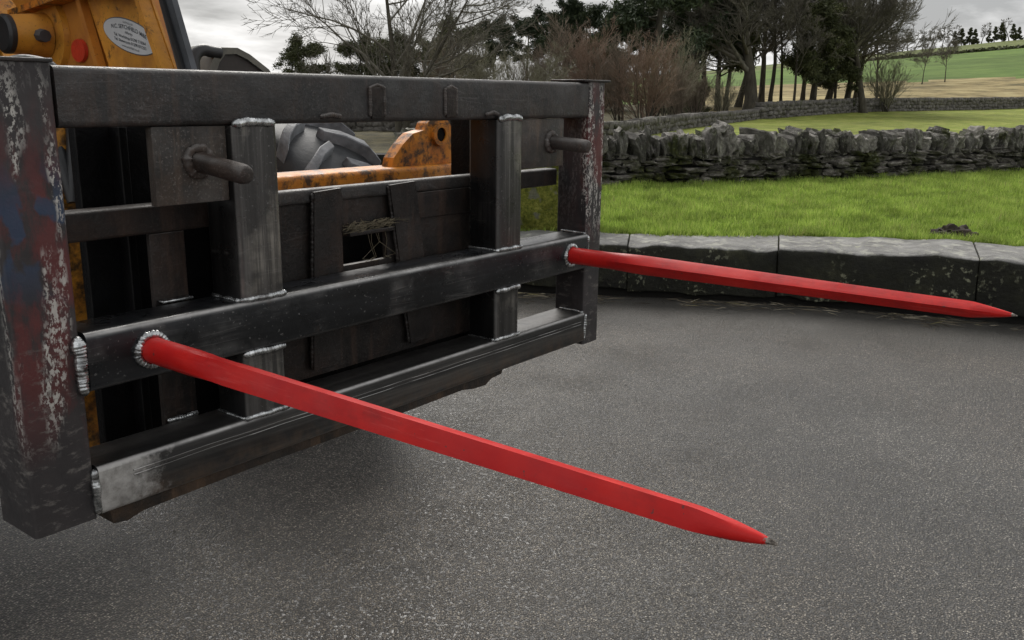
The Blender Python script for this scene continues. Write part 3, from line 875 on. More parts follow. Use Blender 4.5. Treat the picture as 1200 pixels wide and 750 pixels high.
def lawn_grass():
    rng = np.random.default_rng(11)
    n = 900000
    d = rng.uniform(4.5, 17.5, n); t = rng.uniform(-0.35, 0.95, n)
    keep = rng.random(n) < np.clip(6.0 / d, 0, 1)
    d, t = d[keep], t[keep]
    x = CAM.x + F2[0] * d + R2[0] * t * d; y = CAM.y + F2[1] * d + R2[1] * t * d
    ki = np.interp(y, _ky[::-1], np.concatenate([[0.46], KD, [0.92]])[::-1])
    wx = np.array([p[0] for p in WALL]); wy = np.array([p[1] for p in WALL])
    # horizontal gap to the kerb front, turned into the kerb's own depth
    ok = ((x - kerb_x(y)) * 0.88 > ki - 0.03) & (y < np.interp(x, wx, wy) - 0.03)
    # bare scrape beside the mole hill
    ok &= ~(((x - 6.86) ** 2 + (y - 0.25) ** 2 < 0.18 ** 2) & (rng.random(len(x)) < 0.85))
    P = np.stack([x[ok], y[ok]], -1)
    o = blades('grass', P, 0.025, 0.085, 0.0050, M['blade'], 12, 0.8, terrain_z)
    tag(o, 'short bright green lawn grass between kerb and stone wall', 'grass', kind='stuff')
    # long tufts against the wall foot and the kerb back
    at, L = polyline(WALL)
    pts = []
    r2 = random.Random(4)
    for i in range(9000):
        p, dd = at(r2.uniform(1.5, L - 1.5))
        nn = Vector((-dd.y, dd.x))
        q = p - nn * abs(r2.gauss(0.10, 0.07))
        pts.append((q.x, q.y))
    for i in range(9000):
        j = r2.randrange(4, len(KJ) - 1); f = r2.random()
        p = Vector(KJ[j]).lerp(Vector(KJ[j + 1]), f) + KN[j].lerp(KN[j + 1], f) * (KD[j] * (1 - f) + KD[j + 1] * f + abs(r2.gauss(-0.01, 0.05)))
        pts.append((p.x, p.y))
    o = blades('grass_tuft', np.array(pts), 0.04, 0.10, 0.0045, M['blade'], 14, 1.0, terrain_z)
    tag(o, 'longer grass along the wall foot and the back of the kerb', 'grass', kind='stuff')
lawn_grass()
def litter():
    rnd = np.random.default_rng(8)
    V, Fc, A = [], [], []
    r2 = random.Random(9)
    n = 0
    def sliver(x, y, z, L, w, ang, el):
        nonlocal n
        dx, dy = math.cos(ang) * L / 2, math.sin(ang) * L / 2
        nx, ny = -math.sin(ang) * w, math.cos(ang) * w
        dz = math.sin(el) * L / 2
        p = [(x - dx - nx, y - dy - ny, z), (x - dx + nx, y - dy + ny, z + w), (x + r2.uniform(-1, 1) * nx * 2, y + r2.uniform(-1, 1) * ny * 2, z + abs(dz) + 0.004), (x + dx, y + dy, z + abs(dz) * 0.3)]
        V.extend(p); Fc.extend([(n, n + 1, n + 2), (n + 1, n + 2, n + 3), (n, n + 2, n + 3)]); A.extend([r2.random()] * 3); n += 4
    cl = [(r2.uniform(5, 11.5), r2.uniform(0.25, 1.0)) for _ in range(26)]
    for i in range(520):
        c = r2.choice(cl)
        f = c[0] + r2.gauss(0, 0.10)
        if r2.random() < 0.25: f = r2.uniform(4.5, 11.5)
        j = int(f); g = f - j
        if j >= len(KJ) - 1: continue
        p = Vector(KJ[j]).lerp(Vector(KJ[j + 1]), g) - KN[j].lerp(KN[j + 1], g) * abs(r2.gauss(0.03, 0.10))
        sliver(p.x, p.y, 0.003 + r2.random() * 0.010, r2.uniform(0.03, 0.18), r2.uniform(0.0008, 0.0022), math.atan2((Vector(KJ[j + 1]) - Vector(KJ[j])).y, (Vector(KJ[j + 1]) - Vector(KJ[j])).x) + r2.gauss(0, 0.7), r2.uniform(0, 0.06))
    o = mesh_obj('straw_litter', np.array(V), np.array(Fc), M['straw'], attr=A)
    tag(o, 'dry straw and grass clippings lying along the foot of the kerb', 'litter', kind='stuff')
    # loose grit on the road
    V, Fc, n = [], [], 0
    for i in range(260):
        x, y = r2.uniform(0, 6), r2.uniform(-3, 3)
        if x > float(kerb_x(np.array([y]))[0]) - 0.1: continue
        s = r2.uniform(0.003, 0.007)
        k = [(x + s * r2.uniform(.6, 1.2), y, 0.001), (x, y + s * r2.uniform(.6, 1.2), 0.001), (x - s, y, 0.001), (x, y - s, 0.001), (x + r2.uniform(-.3, .3) * s, y, s * 0.9)]
        V.extend(k); Fc.extend([(n, n + 1, n + 4), (n + 1, n + 2, n + 4), (n + 2, n + 3, n + 4), (n + 3, n, n + 4)]); n += 5
    o = mesh_obj('loose_grit', np.array(V), np.array(Fc), M['farstone'])
    tag(o, 'scattered pale grit lying on the asphalt', 'grit', kind='stuff')
litter()
def molehill():
    bm = bmesh.new()
    rnd = random.Random(17)
    bmesh.ops.create_icosphere(bm, subdivisions=4, radius=1.0)
    for v in bm.verts:
        p = v.co.copy()
        k = 1 + 0.35 * mnoise.noise(p * 2.2) + 0.22 * mnoise.noise(p * 6) + 0.12 * mnoise.noise(p * 13)
        v.co = Vector((p.x * 0.16 * k, p.y * 0.11 * k, max(-0.02, p.z * 0.085 * k)))
    o = bm_obj('molehill', bm, M['soil'], None, 60)
    o.location = (6.93, 0.20, 0.385)
    o.rotation_euler = (0, 0, R(-60))
    tag(o, 'small dark heap of crumbly soil on the lawn behind the kerb', 'molehill')
molehill()

# ------------------------------------------------------------------ trees
def tubes_np(P, Rr, sides):
    """P: (N,K,3) polylines, Rr: (N,K) radii -> verts, quads"""
    N, K, _ = P.shape
    T = np.empty_like(P)
    T[:, 1:-1] = P[:, 2:] - P[:, :-2]; T[:, 0] = P[:, 1] - P[:, 0]; T[:, -1] = P[:, -1] - P[:, -2]
    T /= np.linalg.norm(T, axis=2, keepdims=True) + 1e-9
    ref = np.where(np.abs(T[..., 2:3]) > 0.9, np.array([1.0, 0, 0]), np.array([0, 0, 1.0]))
    S = np.cross(T, ref); S /= np.linalg.norm(S, axis=2, keepdims=True) + 1e-9
    Q = np.cross(S, T)
    a = np.arange(sides) * 2 * np.pi / sides
    V = P[:, :, None] + Rr[:, :, None, None] * (S[:, :, None] * np.cos(a)[None, None, :, None] + Q[:, :, None] * np.sin(a)[None, None, :, None])
    I = np.arange(N * K * sides).reshape(N, K, sides)
    J = np.roll(I, -1, axis=2)
    Fc = np.stack([I[:, :-1], J[:, :-1], J[:, 1:], I[:, 1:]], -1).reshape(-1, 4)
    return V.reshape(-1, 3), Fc
def merge(parts):
    VV, FF, n = [], [], 0
    for v, f in parts:
        VV.append(v); FF.append(f + n); n += len(v)
    return np.concatenate(VV), np.concatenate(FF)
def limbs(rng, p0, dirs, lens, r0, K=5, wig=0.10, up=0.15, taper=0.35):
    N = len(lens)
    P = np.empty((N, K, 3)); P[:, 0] = p0
    d = dirs / (np.linalg.norm(dirs, axis=1, keepdims=True) + 1e-9)
    for k in range(1, K):
        d = d + rng.normal(0, wig, (N, 3)); d[:, 2] += up / K
        d /= np.linalg.norm(d, axis=1, keepdims=True)
        P[:, k] = P[:, k - 1] + d * (lens / (K - 1))[:, None]
    Rr = r0[:, None] * np.linspace(1, taper, K)[None]
    return P, Rr
def sprout(rng, P, Rr, lens, n, tlo, ang, lr, K=4, wig=0.12, up=0.2, rr=0.6, rmin=0.004):
    N, K0, _ = P.shape
    t = rng.uniform(tlo, 1.0, (N, n)); t[:, 0] = rng.uniform(0.92, 1.0, N)
    idx = t * (K0 - 1); i0 = np.minimum(idx.astype(int), K0 - 2); f = idx - i0
    ar = np.arange(N)[:, None]
    base = P[ar, i0] * (1 - f)[..., None] + P[ar, i0 + 1] * f[..., None]
    tan = P[ar, i0 + 1] - P[ar, i0]
    tan /= np.linalg.norm(tan, axis=2, keepdims=True) + 1e-9
    rv = rng.normal(0, 1, (N, n, 3))
    per = rv - (rv * tan).sum(-1, keepdims=True) * tan
    per /= np.linalg.norm(per, axis=2, keepdims=True) + 1e-9
    th = np.radians(ang) * rng.uniform(0.6, 1.3, (N, n))[..., None]
    th[:, 0] *= 0.35
    d = tan * np.cos(th) + per * np.sin(th)
    L = lens[:, None] * lr * rng.uniform(0.6, 1.25, (N, n)) * (1.15 - 0.5 * t)
    rp = Rr[ar, i0] * (1 - f) + Rr[ar, i0 + 1] * f
    r = np.maximum(rp * rr, rmin)
    P2, R2_ = limbs(rng, base.reshape(-1, 3), d.reshape(-1, 3), L.reshape(-1), r.reshape(-1), K, wig, up)
    return P2, R2_, L.reshape(-1)

def bare_tree_meshes(seed, H, r0, spec, trunk_frac=0.45, nlimb=12, lang=50, llen=0.5, lean=(0, 0), fork=1, rmin=0.013):
    rng = np.random.default_rng(seed)
    base = np.zeros((fork, 3)); base[:, :2] = rng.normal(0, 0.12 * (fork > 1), (fork, 2))
    dr = np.stack([rng.normal(lean[0], 0.10 + 0.15 * (fork > 1), fork), rng.normal(lean[1], 0.10 + 0.15 * (fork > 1), fork), np.ones(fork)], -1)
    L0 = np.full(fork, H * 0.8) * rng.uniform(0.8, 1.1, fork)
    P, Rr = limbs(rng, base, dr, L0, np.full(fork, r0) * rng.uniform(0.8, 1.1, fork), 9, 0.06, 0.1, 0.22)
    Rr[:, 0] *= 1.35
    trunk = tubes_np(P, Rr, 9)
    parts = []
    Pl, Rl, Ll = sprout(rng, P, Rr, L0, nlimb, trunk_frac, lang, llen, 6, 0.13, 0.25, 0.55, 0.02)
    parts.append(tubes_np(Pl, Rl, 5))
    for (n, tlo, ang, lr, K, up) in spec:
        Pl, Rl, Ll = sprout(rng, Pl, Rl, Ll, n, tlo, ang, lr, K, 0.14, up, 0.58, rmin)
        parts.append(tubes_np(Pl, Rl, 3))
    return trunk, merge(parts)
def place_tree(name, meshes, mats, loc, rot, scale, label, cat, group=None, names=('trunk', 'crown')):
    e = empty(name, loc)
    e.rotation_euler = (0, 0, rot)
    e.scale = (scale, scale, scale)
    tag(e, label, cat, group)
    for me, nm in zip(meshes, names):
        o = bpy.data.objects.new(nm, me)
        COL.objects.link(o)
        o.parent = e
    return e
def to_mesh(name, vf, mat, attr=None, smooth=True):
    o = mesh_obj(name, vf[0], vf[1], mat, attr=attr, smooth=smooth)
    me = o.data
    bpy.data.objects.remove(o)
    return me
SPEC = [(8, 0.22, 40, 0.60, 5, 0.40), (6, 0.22, 36, 0.58, 4, 0.40), (7, 0.2, 36, 0.62, 3, 0.3)]
def pt(px_t, d):        # lateral ratio and forward distance -> ground point
    x = CAM.x + F2[0] * d + R2[0] * px_t * d
    y = CAM.y + F2[1] * d + R2[1] * px_t * d
    return (x, y, tz(x, y) - 0.05)

def bare_trees():
    protos = []
    for i, (H, r0, sp, tf, nl, la, ll) in enumerate([
            (9.5, 0.20, SPEC, 0.30, 15, 52, 0.48), (8.2, 0.14, SPEC, 0.38, 13, 45, 0.46),
            (8.8, 0.30, SPEC, 0.22, 14, 58, 0.52), (7.0, 0.10, SPEC, 0.35, 10, 40, 0.42)]):
        tr, cr = bare_tree_meshes(40 + i, H, r0, sp, tf, nl, la, ll)
        protos.append((to_mesh('trunk', tr, M['bark']), to_mesh('crown', cr, M['twig'])))
    G = 'bare trees behind the long field wall'
    spots = [(0.252, 46, 2, 1.1, 'thick-trunked bare tree at the left end of the long field wall'),
             (0.272, 49, 1, 1.0, 'slender bare tree just right of the thick-trunked one'),
             (0.284, 52, 3, 1.1, 'thin leaning bare tree in the wood, second right of the thick trunk'),
             (0.298, 47, 3, 0.9, 'thin crooked bare tree left of the round dark evergreen'),
             (0.316, 50, 1, 1.1, 'bare tree whose trunk stands left in front of the dark evergreen'),
             (0.332, 53, 0, 0.95, 'bare tree in the middle of the wood, trunk among the evergreen boughs'),
             (0.352, 50, 0, 0.85, 'bare tree just left of the rightmost spreading tree'),
             (0.372, 49, 0, 0.86, 'rightmost spreading bare tree with low sweeping boughs'),
             (0.225, 50, 1, 1.0, 'bare tree left of the thick trunk, beside the tall pine'),
             (0.238, 56, 0, 0.9, 'bare tree behind the thick trunk, close on its left'),
             (0.262, 58, 0, 0.95, 'bare tree behind the thick trunk, close on its right'),
             (0.306, 57, 1, 1.15, 'bare tree at the back, above the left edge of the round evergreen'),
             (0.362, 56, 0, 0.85, 'bare tree at the back, behind the rightmost spreading one'),
             (0.385, 60, 1, 0.72, 'low bare tree at the right edge of the wood')]
    for i, (t, d, k, s, lab) in enumerate(spots):
        place_tree('bare_tree', protos[k], None, pt(t, d), i * 1.7, s, lab, 'tree', G)
    return protos
BP = bare_trees()

def left_tree():
    G = 'bare trees above the top beam'
    tr, cr = bare_tree_meshes(71, 5.2, 0.085, [(8, 0.2, 42, 0.60, 5, 0.3), (8, 0.2, 38, 0.55, 4, 0.3), (5, 0.2, 35, 0.55, 3, 0.2)], 0.12, 12, 60, 0.62, (0.0, 0.0), 2, 0.006)
    m1 = (to_mesh('trunk', tr, M['bark']), to_mesh('crown', cr, M['twig']))
    place_tree('bare_tree', m1, None, pt(-0.120, 24), 0.4, 1.12, 'airy bare tree spreading left against the open sky', 'tree', G)
    tr, cr = bare_tree_meshes(73, 4.4, 0.07, [(8, 0.2, 42, 0.55, 5, 0.3), (7, 0.2, 38, 0.55, 4, 0.3), (5, 0.2, 35, 0.55, 3, 0.2)], 0.12, 12, 55, 0.60, (0, 0), 2, 0.006)
    m2 = (to_mesh('trunk', tr, M['bark']), to_mesh('crown', cr, M['bark_pale']))
    place_tree('bare_tree', m2, None, pt(-0.055, 27), 1.4, 0.60, 'pale twiggy bare tree right of the airy spreading one', 'tree', G)
    place_tree('bare_tree', m2, None, pt(0.022, 29), 3.4, 0.52, 'pale green-barked twiggy tree in front of the pines', 'tree', G)
left_tree()

def shrubs():
    P = []
    for i, mt in enumerate(('bark_rust', 'bark_red', 'bark_pale')):
        tr, cr = bare_tree_meshes(90 + i, 3.4, 0.035, [(7, 0.15, 30, 0.55, 4, 0.3), (6, 0.15, 30, 0.55, 3, 0.25)], 0.08, 10, 28, 0.55, (0, 0), 9, 0.006)
        P.append((to_mesh('stems', tr, M['bark']), to_mesh('twigs', cr, M[mt])))
    G = 'bare shrubs of the thicket'
    spots = [(0.138, 30, 0, 0.74, 'rounded reddish bare shrub at the right end of the thicket'),
             (0.112, 31, 1, 0.76, 'reddish bare shrub right behind the right post'),
             (0.086, 32, 0, 0.86, 'brownish bare shrub above the right end of the top beam'),
             (0.060, 33, 1, 0.92, 'dense brown bare shrub in the middle of the thicket'),
             (0.030, 34, 1, 0.70, 'brown bare shrub left of the dense one'),
             (0.000, 34, 2, 0.66, 'pale bare shrub in the middle above the top beam'),
             (-0.035, 35, 2, 0.66, 'pale bare shrub left of the middle above the top beam'),
             (-0.075, 33, 1, 0.75, 'brown bare shrub under the airy spreading tree'),
             (0.165, 36, 2, 0.80, 'low pale scrub at the foot of the tall pine'),
             (0.195, 38, 1, 0.62, 'low brown scrub between pine and thick-trunked tree'),
             (0.176, 34, 1, 0.55, 'low brown brush just right of the rounded reddish shrub'),
             (0.222, 43, 2, 0.48, 'low pale brush at the foot of the thick trunk'),
             (0.148, 37, 0, 0.85, 'reddish shrub behind the rounded one, by the fir')]
    for i, (t, d, k, s, lab) in enumerate(spots):
        place_tree('bare_shrub', P[k], None, pt(t, d), i * 2.1, s, lab, 'shrub', G, ('stems', 'twigs'))
    place_tree('bare_shrub', P[2], None, pt(0.395, 51), 0.6, 0.75, 'lone twiggy bush beside the long wall, right of the wood', 'shrub', None, ('stems', 'twigs'))
    return P
SP = shrubs()

def pine_meshes(seed, H, r0, clear, nlimb, spread, mat, shape='pine', nq=7000, q=0.16):
    rng = np.random.default_rng(seed)
    P, Rr = limbs(rng, np.zeros((1, 3)), np.array([[rng.normal(0, 0.04), rng.normal(0, 0.04), 1.0]]), np.array([H * 0.97]), np.array([r0]), 10, 0.035, 0.05, 0.12)
    trunk = tubes_np(P, Rr, 8)
    t = np.sort(rng.uniform(clear, 0.99, nlimb))
    idx = t * 9; i0 = np.minimum(idx.astype(int), 8); f = idx - i0
    base = P[0, i0] * (1 - f)[:, None] + P[0, i0 + 1] * f[:, None]
    u = (t - clear) / (1 - clear)
    if shape == 'pine': ln = spread * (0.35 + 0.65 * np.sin(np.pi * np.clip(0.22 + 0.72 * u, 0, 1))) * rng.uniform(0.55, 1.15, nlimb)
    elif shape == 'fir': ln = spread * (1.02 - 0.92 * u) * rng.uniform(0.75, 1.1, nlimb)
    else: ln = spread * np.sqrt(np.clip(1 - (u * 1.25 - 0.32) ** 2, 0.05, 1)) * rng.uniform(0.75, 1.1, nlimb)
    az = rng.uniform(0, 2 * np.pi, nlimb)
    el = rng.uniform(-0.15, 0.45, nlimb) + 0.4 * u
    dr = np.stack([np.cos(az) * np.cos(el), np.sin(az) * np.cos(el), np.sin(el)], -1)
    PL, RL = limbs(rng, base, dr, ln, np.maximum(r0 * 0.28 * (1 - 0.6 * u), 0.015), 5, 0.10, 0.05 if shape != 'fir' else -0.1, 0.3)
    P2, R2_, L2 = sprout(rng, PL, RL, ln, 5, 0.35, 50, 0.38, 3, 0.12, 0.1, 0.5, 0.008)
    limb = merge([tubes_np(PL, RL, 4), tubes_np(P2, R2_, 3)])
    # needle tufts: small faces around the outer wood
    allp = np.concatenate([P2[:, 1:].reshape(-1, 3), P2[:, 2], PL[:, 3:].reshape(-1, 3)])
    c = allp[rng.integers(0, len(allp), nq)]
    tuft = rng.normal(0, 1, (nq, 3)) * np.array([0.20, 0.20, 0.12]) * (spread / 2.0) ** 0.5
    ctr = c + tuft
    A = rng.normal(0, 1, (nq, 3)); A /= np.linalg.norm(A, axis=1, keepdims=True)
    B = np.cross(A, rng.normal(0, 1, (nq, 3))); B /= np.linalg.norm(B, axis=1, keepdims=True)
    s = q * rng.uniform(0.5, 1.3, nq)[:, None]
    V = np.stack([ctr - A * s, ctr + B * s * 0.28, ctr + A * s, ctr - B * s * 0.28], 1).reshape(-1, 3)
    Fc = np.arange(4 * nq).reshape(nq, 4)
    # clumps differ in tone as whole shoots do, with a little per tuft
    ci = np.floor(ctr * 1.3).astype(int)
    hsh = (np.sin(ci[:, 0] * 12.9 + ci[:, 1] * 78.2 + ci[:, 2] * 37.7 + seed) * 43758.5) % 1.0
    at = np.clip(0.55 * hsh + 0.45 * rng.random(nq), 0, 1)
    return (to_mesh('trunk', merge([trunk, limb]), M['bark']), to_mesh('crown', (V, Fc), mat, attr=at, smooth=False))
def pines():
    NM = ('trunk', 'crown')
    tall = pine_meshes(1, 11.0, 0.22, 0.26, 46, 2.1, M['needle'], 'fir', 34000, 0.13)
    tall2 = pine_meshes(2, 9.6, 0.19, 0.28, 40, 2.0, M['needle'], 'pine', 28000, 0.13)
    scots = pine_meshes(3, 8.4, 0.16, 0.45, 30, 2.1, M['needle'], 'pine', 20000, 0.13)
    round_ = pine_meshes(4, 6.4, 0.17, 0.26, 44, 1.9, M['needle_olive'], 'round', 30000, 0.12)
    bush = pine_meshes(5, 4.6, 0.12, 0.05, 40, 1.8, M['needle_olive'], 'round', 22000, 0.11)
    G = 'dark evergreens in the wood'
    for i, (t, d, k, s, lab) in enumerate([
            (0.146, 44, tall, 1.02, 'tall dark fir just right of the bare thicket'),
            (0.188, 47, tall2, 1.08, 'tall dark pine between the fir and the thick-trunked bare tree'),
            (0.216, 50, round_, 1.0, 'dark evergreen low beside the thick-trunked bare tree'),
            (0.108, 52, tall2, 0.52, 'dark pine left of the tall fir, behind the thicket'),
            (0.072, 54, scots, 0.69, 'tall ragged pine above the right end of the top beam'),
            (0.046, 54, scots, 0.66, 'ragged pine with flat tufts behind the pale twiggy tree'),
            (0.012, 58, scots, 0.65, 'smaller pine with a leaning top above the middle of the beam'),
            (-0.018, 60, scots, 0.62, 'small dark pine standing clear against the sky'),
            (0.318, 48, round_, 0.80, 'round olive evergreen in the middle of the bare wood'),
            (0.340, 50, round_, 0.60, 'smaller evergreen at the right of the round olive one'),
            (-0.062, 56, bush, 0.98, 'bushy evergreen behind the pale bare tree'),
            (-0.098, 55, bush, 0.74, 'low olive evergreen behind the airy spreading tree'),
            (-0.130, 56, bush, 0.82, 'broad olive evergreen left of the low one'),
            (-0.160, 58, bush, 0.80, 'evergreen at the left end of the row above the beam'),
            (0.128, 60, tall2, 0.80, 'dark pine at the back, just left of the tall fir'),
            (0.166, 58, tall, 0.80, 'dark fir at the back, just right of the tall fir'),
            (0.200, 58, tall2, 0.95, 'dark pine at the back, left of the thick-trunked bare tree'),
            (0.165, 42, bush, 0.42, 'low evergreen bush at the foot of the tall fir'),
            (0.192, 44, bush, 0.38, 'low evergreen bush at the foot of the tall pine'),
            (0.090, 50, bush, 0.75, 'bushy evergreen behind the brown thicket'),
            (-0.225, 60, bush, 0.80, 'distant low evergreen beside the black mudguard')]):
        place_tree('evergreen_tree', k, None, pt(t, d), i * 1.3, s, lab, 'tree', G, NM)
    return bush, scots
BUSH, SCOTS = pines()

def skyline():
    """the row of trees along the hill top, a dozen pixels each"""
    tr, cr = bare_tree_meshes(140, 9.0, 0.22, [(7, 0.2, 45, 0.55, 4, 0.2), (6, 0.2, 42, 0.6, 3, 0.15)], 0.25, 12, 50, 0.46, (0, 0), 1, 0.075)
    bare = (to_mesh('trunk', tr, M['bark']), to_mesh('crown', cr, M['twig']))
    con = pine_meshes(141, 9.0, 0.25, 0.15, 30, 2.0, M['needle_olive'], 'fir', 5000, 0.45)  # paler olive needles put distance haze into the colour
    rnd = random.Random(33)
    G = 'small trees along the hill crest'
    G2 = 'small evergreens along the hill crest'
    spots = []
    t = 0.385
    while t < 0.62:
        spots.append((t, 0 if (t < 0.458 or rnd.random() < 0.15) else 1))
        t += rnd.uniform(0.0045, 0.0085)
    for t, k in spots:
        s = rnd.uniform(0.55, 0.95) * (1.2 if 0.440 < t < 0.450 else 1.0)
        p = pt(t, 335 + rnd.uniform(-8, 8))
        if k == 0: place_tree('bare_tree', bare, None, p, rnd.random() * 6, s, 'small bare tree on the far hill crest', 'tree', G)
        else: place_tree('evergreen_tree', con, None, p, rnd.random() * 6, s * 0.75, 'small dark evergreen on the far hill crest', 'tree', G2)
    place_tree('bare_tree', BP[3], None, pt(0.431, 95), 1.0, 0.62, 'spindly lone tree on the green hillside, left of two', 'tree', 'lone trees on the hillside')
    place_tree('bare_tree', BP[3], None, pt(0.455, 98), 2.6, 0.66, 'spindly lone tree on the green hillside, right of two', 'tree', 'lone trees on the hillside')
    # thorn hedge along the top of the pasture
    rng = np.random.default_rng(61)
    n = 5200
    t = rng.uniform(0.37, 0.72, n); d = 231 + rng.normal(0, 0.8, n)
    x = CAM.x + F2[0] * d + R2[0] * t * d; y = CAM.y + F2[1] * d + R2[1] * t * d
    ctr = np.stack([x, y, terrain_z(x, y) + np.abs(rng.normal(0.25, 0.2, n))], -1)
    A = rng.normal(0, 1, (n, 3)); A /= np.linalg.norm(A, axis=1, keepdims=True)
    B = np.cross(A, rng.normal(0, 1, (n, 3))); B /= np.linalg.norm(B, axis=1, keepdims=True)
    V = np.stack([ctr - A * 0.35, ctr + B * 0.2, ctr + A * 0.35, ctr - B * 0.2], 1).reshape(-1, 3)
    o = mesh_obj('hedge', V, np.arange(4 * n).reshape(n, 4), M['needle_olive'], attr=rng.random(n))
    tag(o, 'thin dark hedge along the top of the hill pasture', 'hedge')
skyline()

# ------------------------------------------------------------------ bale spike frame
W = 1.448
Z = dict(t0=1.346, t1=1.438, m0=0.931, m1=1.029, b0=0.717, b1=0.802)
frame = empty('bale_spike_frame', (W / 2, 0.05, 0.69))
tag(frame, 'dark welded steel bale frame with two long red spikes on loader', 'bale frame')
def build_frame():
    f = frame
    # posts
    p = hollow_tube('post', (-0.106, -0.004, 0.004, 0.124, 0.712, 1.441), 2, M['post_l'], f, 0.007)
    p['label'] = 'left post with flaked red, blue and white paint'
    box_obj('cap_plate', (-0.108, -0.002, 0.0, 0.128, 1.4413, 1.4475), M['old'], p, 0.002)
    p2 = hollow_tube('post', (W + 0.004, W + 0.082, 0.004, 0.105, 0.705, 1.440), 2, M['post_r'], f, 0.006)
    p2['label'] = 'right post with flaked red and white paint'
    box_obj('cap_plate', (W - 0.03, W + 0.104, 0.000, 0.112, 1.4403, 1.4465), M['old_brown'], p2, 0.002)
    bm = bmesh.new()     # torn lower edge of the right post
    box(bm, W + 0.080, W + 0.094, 0.02, 0.10, 0.79, 0.86, 0.003, 2)
    bm_obj('bent_lug', bm, M['old_brown'], p2, 40)
    # beams
    tb = hollow_tube('top_beam', (0.0, W, 0.006, 0.100, Z['t0'], Z['t1']), 0, M['old'], f, 0.010, 5)
    mb = hollow_tube('middle_beam', (0.0, W, -0.008, 0.092, Z['m0'], Z['m1']), 0, M['steel_x'], f, 0.012, 5)
    bb = hollow_tube('bottom_beam', (0.0, W, -0.004, 0.100, Z['b0'], Z['b1']), 0, M['steel_bottom'], f, 0.010, 5)
    # rolled seam lines along the lower beam
    for z in (0.778, 0.7705):
        bm = bmesh.new()
        tube_path(bm, [(x, -0.0045 + 0.0006 * math.sin(x * 37), z + 0.0012 * mnoise.noise((x * 7, z * 90, 0))) for x in np.linspace(0.06, W - 0.02, 60)], 0.0016, 6)
        bm_obj('seam', bm, M['steel_bottom'], bb, 60)
    # strip hanging under the lower beam, torn off at its right end
    bm = bmesh.new()
    prism(bm, [(0.02, 0.7165), (1.09, 0.7165), (1.085, 0.703), (1.045, 0.700), (1.02, 0.688), (0.97, 0.690), (0.93, 0.697), (0.60, 0.694), (0.30, 0.696), (0.08, 0.692), (0.05, 0.684), (0.025, 0.688)], 1, 0.012, 0.098)
    bm_obj('under_strip', bm, M['underside'], f)
    # tabs left on the top beam front
    for x, z0, wd in ((0.640, 1.352, 0.034), (0.868, 1.352, 0.032)):
        t_ = box_obj('tab', (x, x + wd, 0.001, 0.012, z0, 1.415 + (x > 0.8) * 0.004), M['old_brown'], f, 0.002)
        bead('weld_bead', [(x - 0.003, 0.004, z0 + 0.005), (x - 0.003, 0.004, 1.414), (x + wd / 2, 0.004, 1.420), (x + wd + 0.003, 0.004, 1.414), (x + wd + 0.003, 0.004, z0 + 0.005)], 0.0045, t_, M['old_weld'])
    for x in (0.505, 1.005):
        bead('weld_scar', [(x, 0.005, 1.358), (x + 0.03, 0.004, 1.362), (x + 0.055, 0.005, 1.357)], 0.006, f, M['old_weld'])
    # uprights, above and below the middle beam
    for x in (0.298, 1.046):
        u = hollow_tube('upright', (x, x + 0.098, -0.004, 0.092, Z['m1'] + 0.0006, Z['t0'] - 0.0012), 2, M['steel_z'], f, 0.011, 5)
        zt = Z['t0'] + 0.001
        bead('weld_bead', [(x + 0.002, 0.000, zt), (x + 0.030, -0.003, zt + 0.004), (x + 0.066, -0.003, zt + 0.004), (x + 0.096, 0.000, zt)], 0.0095, u, None, 0.006, 0.12)
        zb = Z['m1'] + 0.002
        bead('weld_bead', [(x - 0.004, 0.000, zb), (x + 0.05, -0.005, zb), (x + 0.102, -0.002, zb)], 0.0065, u)
        bead('weld_bead', [(x - 0.003, 0.000, zb), (x - 0.003, 0.045, zb), (x - 0.003, 0.088, zb)], 0.0055, u)
        # side flat that doubles the upright's inner edge
        box_obj('side_flat', (x + 0.0985, x + 0.1035, 0.012, 0.090, Z['m1'] + 0.03, Z['t0'] - 0.002), M['black'], u, 0.0015, 2)
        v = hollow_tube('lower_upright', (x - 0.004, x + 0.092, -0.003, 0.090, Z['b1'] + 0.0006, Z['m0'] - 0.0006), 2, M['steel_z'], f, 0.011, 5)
        bead('weld_bead', [(x - 0.004, -0.002, Z['m0'] - 0.003), (x + 0.045, -0.006, Z['m0'] - 0.002), (x + 0.094, -0.003, Z['m0'] - 0.003)], 0.0075, v)
        bead('weld_bead', [(x - 0.008, 0.0, Z['b1'] + 0.002), (x + 0.045, -0.005, Z['b1'] + 0.002), (x + 0.097, -0.002, Z['b1'] + 0.002)], 0.006, v)
        bead('weld_bead', [(x - 0.007, 0.0, Z['b1'] + 0.002), (x - 0.007, 0.085, Z['b1'] + 0.002)], 0.005, v)
    # end welds of the beams
    bead('weld_bead', [(-0.008, 0.002, Z['m0'] - 0.004), (-0.009, -0.002, Z['m0'] + 0.05), (-0.008, 0.001, Z['m1'] - 0.004)], 0.0125, mb, None, 0.0055, 0.14)
    bead('weld_bead', [(-0.004, 0.003, Z['b0'] + 0.002), (-0.005, -0.002, Z['b0'] + 0.05), (-0.004, 0.003, Z['b1'] - 0.003)], 0.0085, bb, None, 0.006, 0.05, False, 0.05)
    for b, k in ((mb, 'm'), (bb, 'b')):
        bead('weld_bead', [(W + 0.002, 0.000, Z[k + '0'] + 0.004), (W + 0.002, -0.004, Z[k + '1'] - 0.004)], 0.007, b)
        bead('weld_bead', [(W - 0.004, 0.000, Z[k + '1'] + 0.001), (W - 0.002, 0.085, Z[k + '1'] + 0.001)], 0.0055, b)
    # old bar across the back and the ragged centre panel
    hollow_tube('rear_bar', (0.0, 0.418, 0.104, 0.150, 1.155, 1.206), 0, M['old_brown'], f, 0.006)
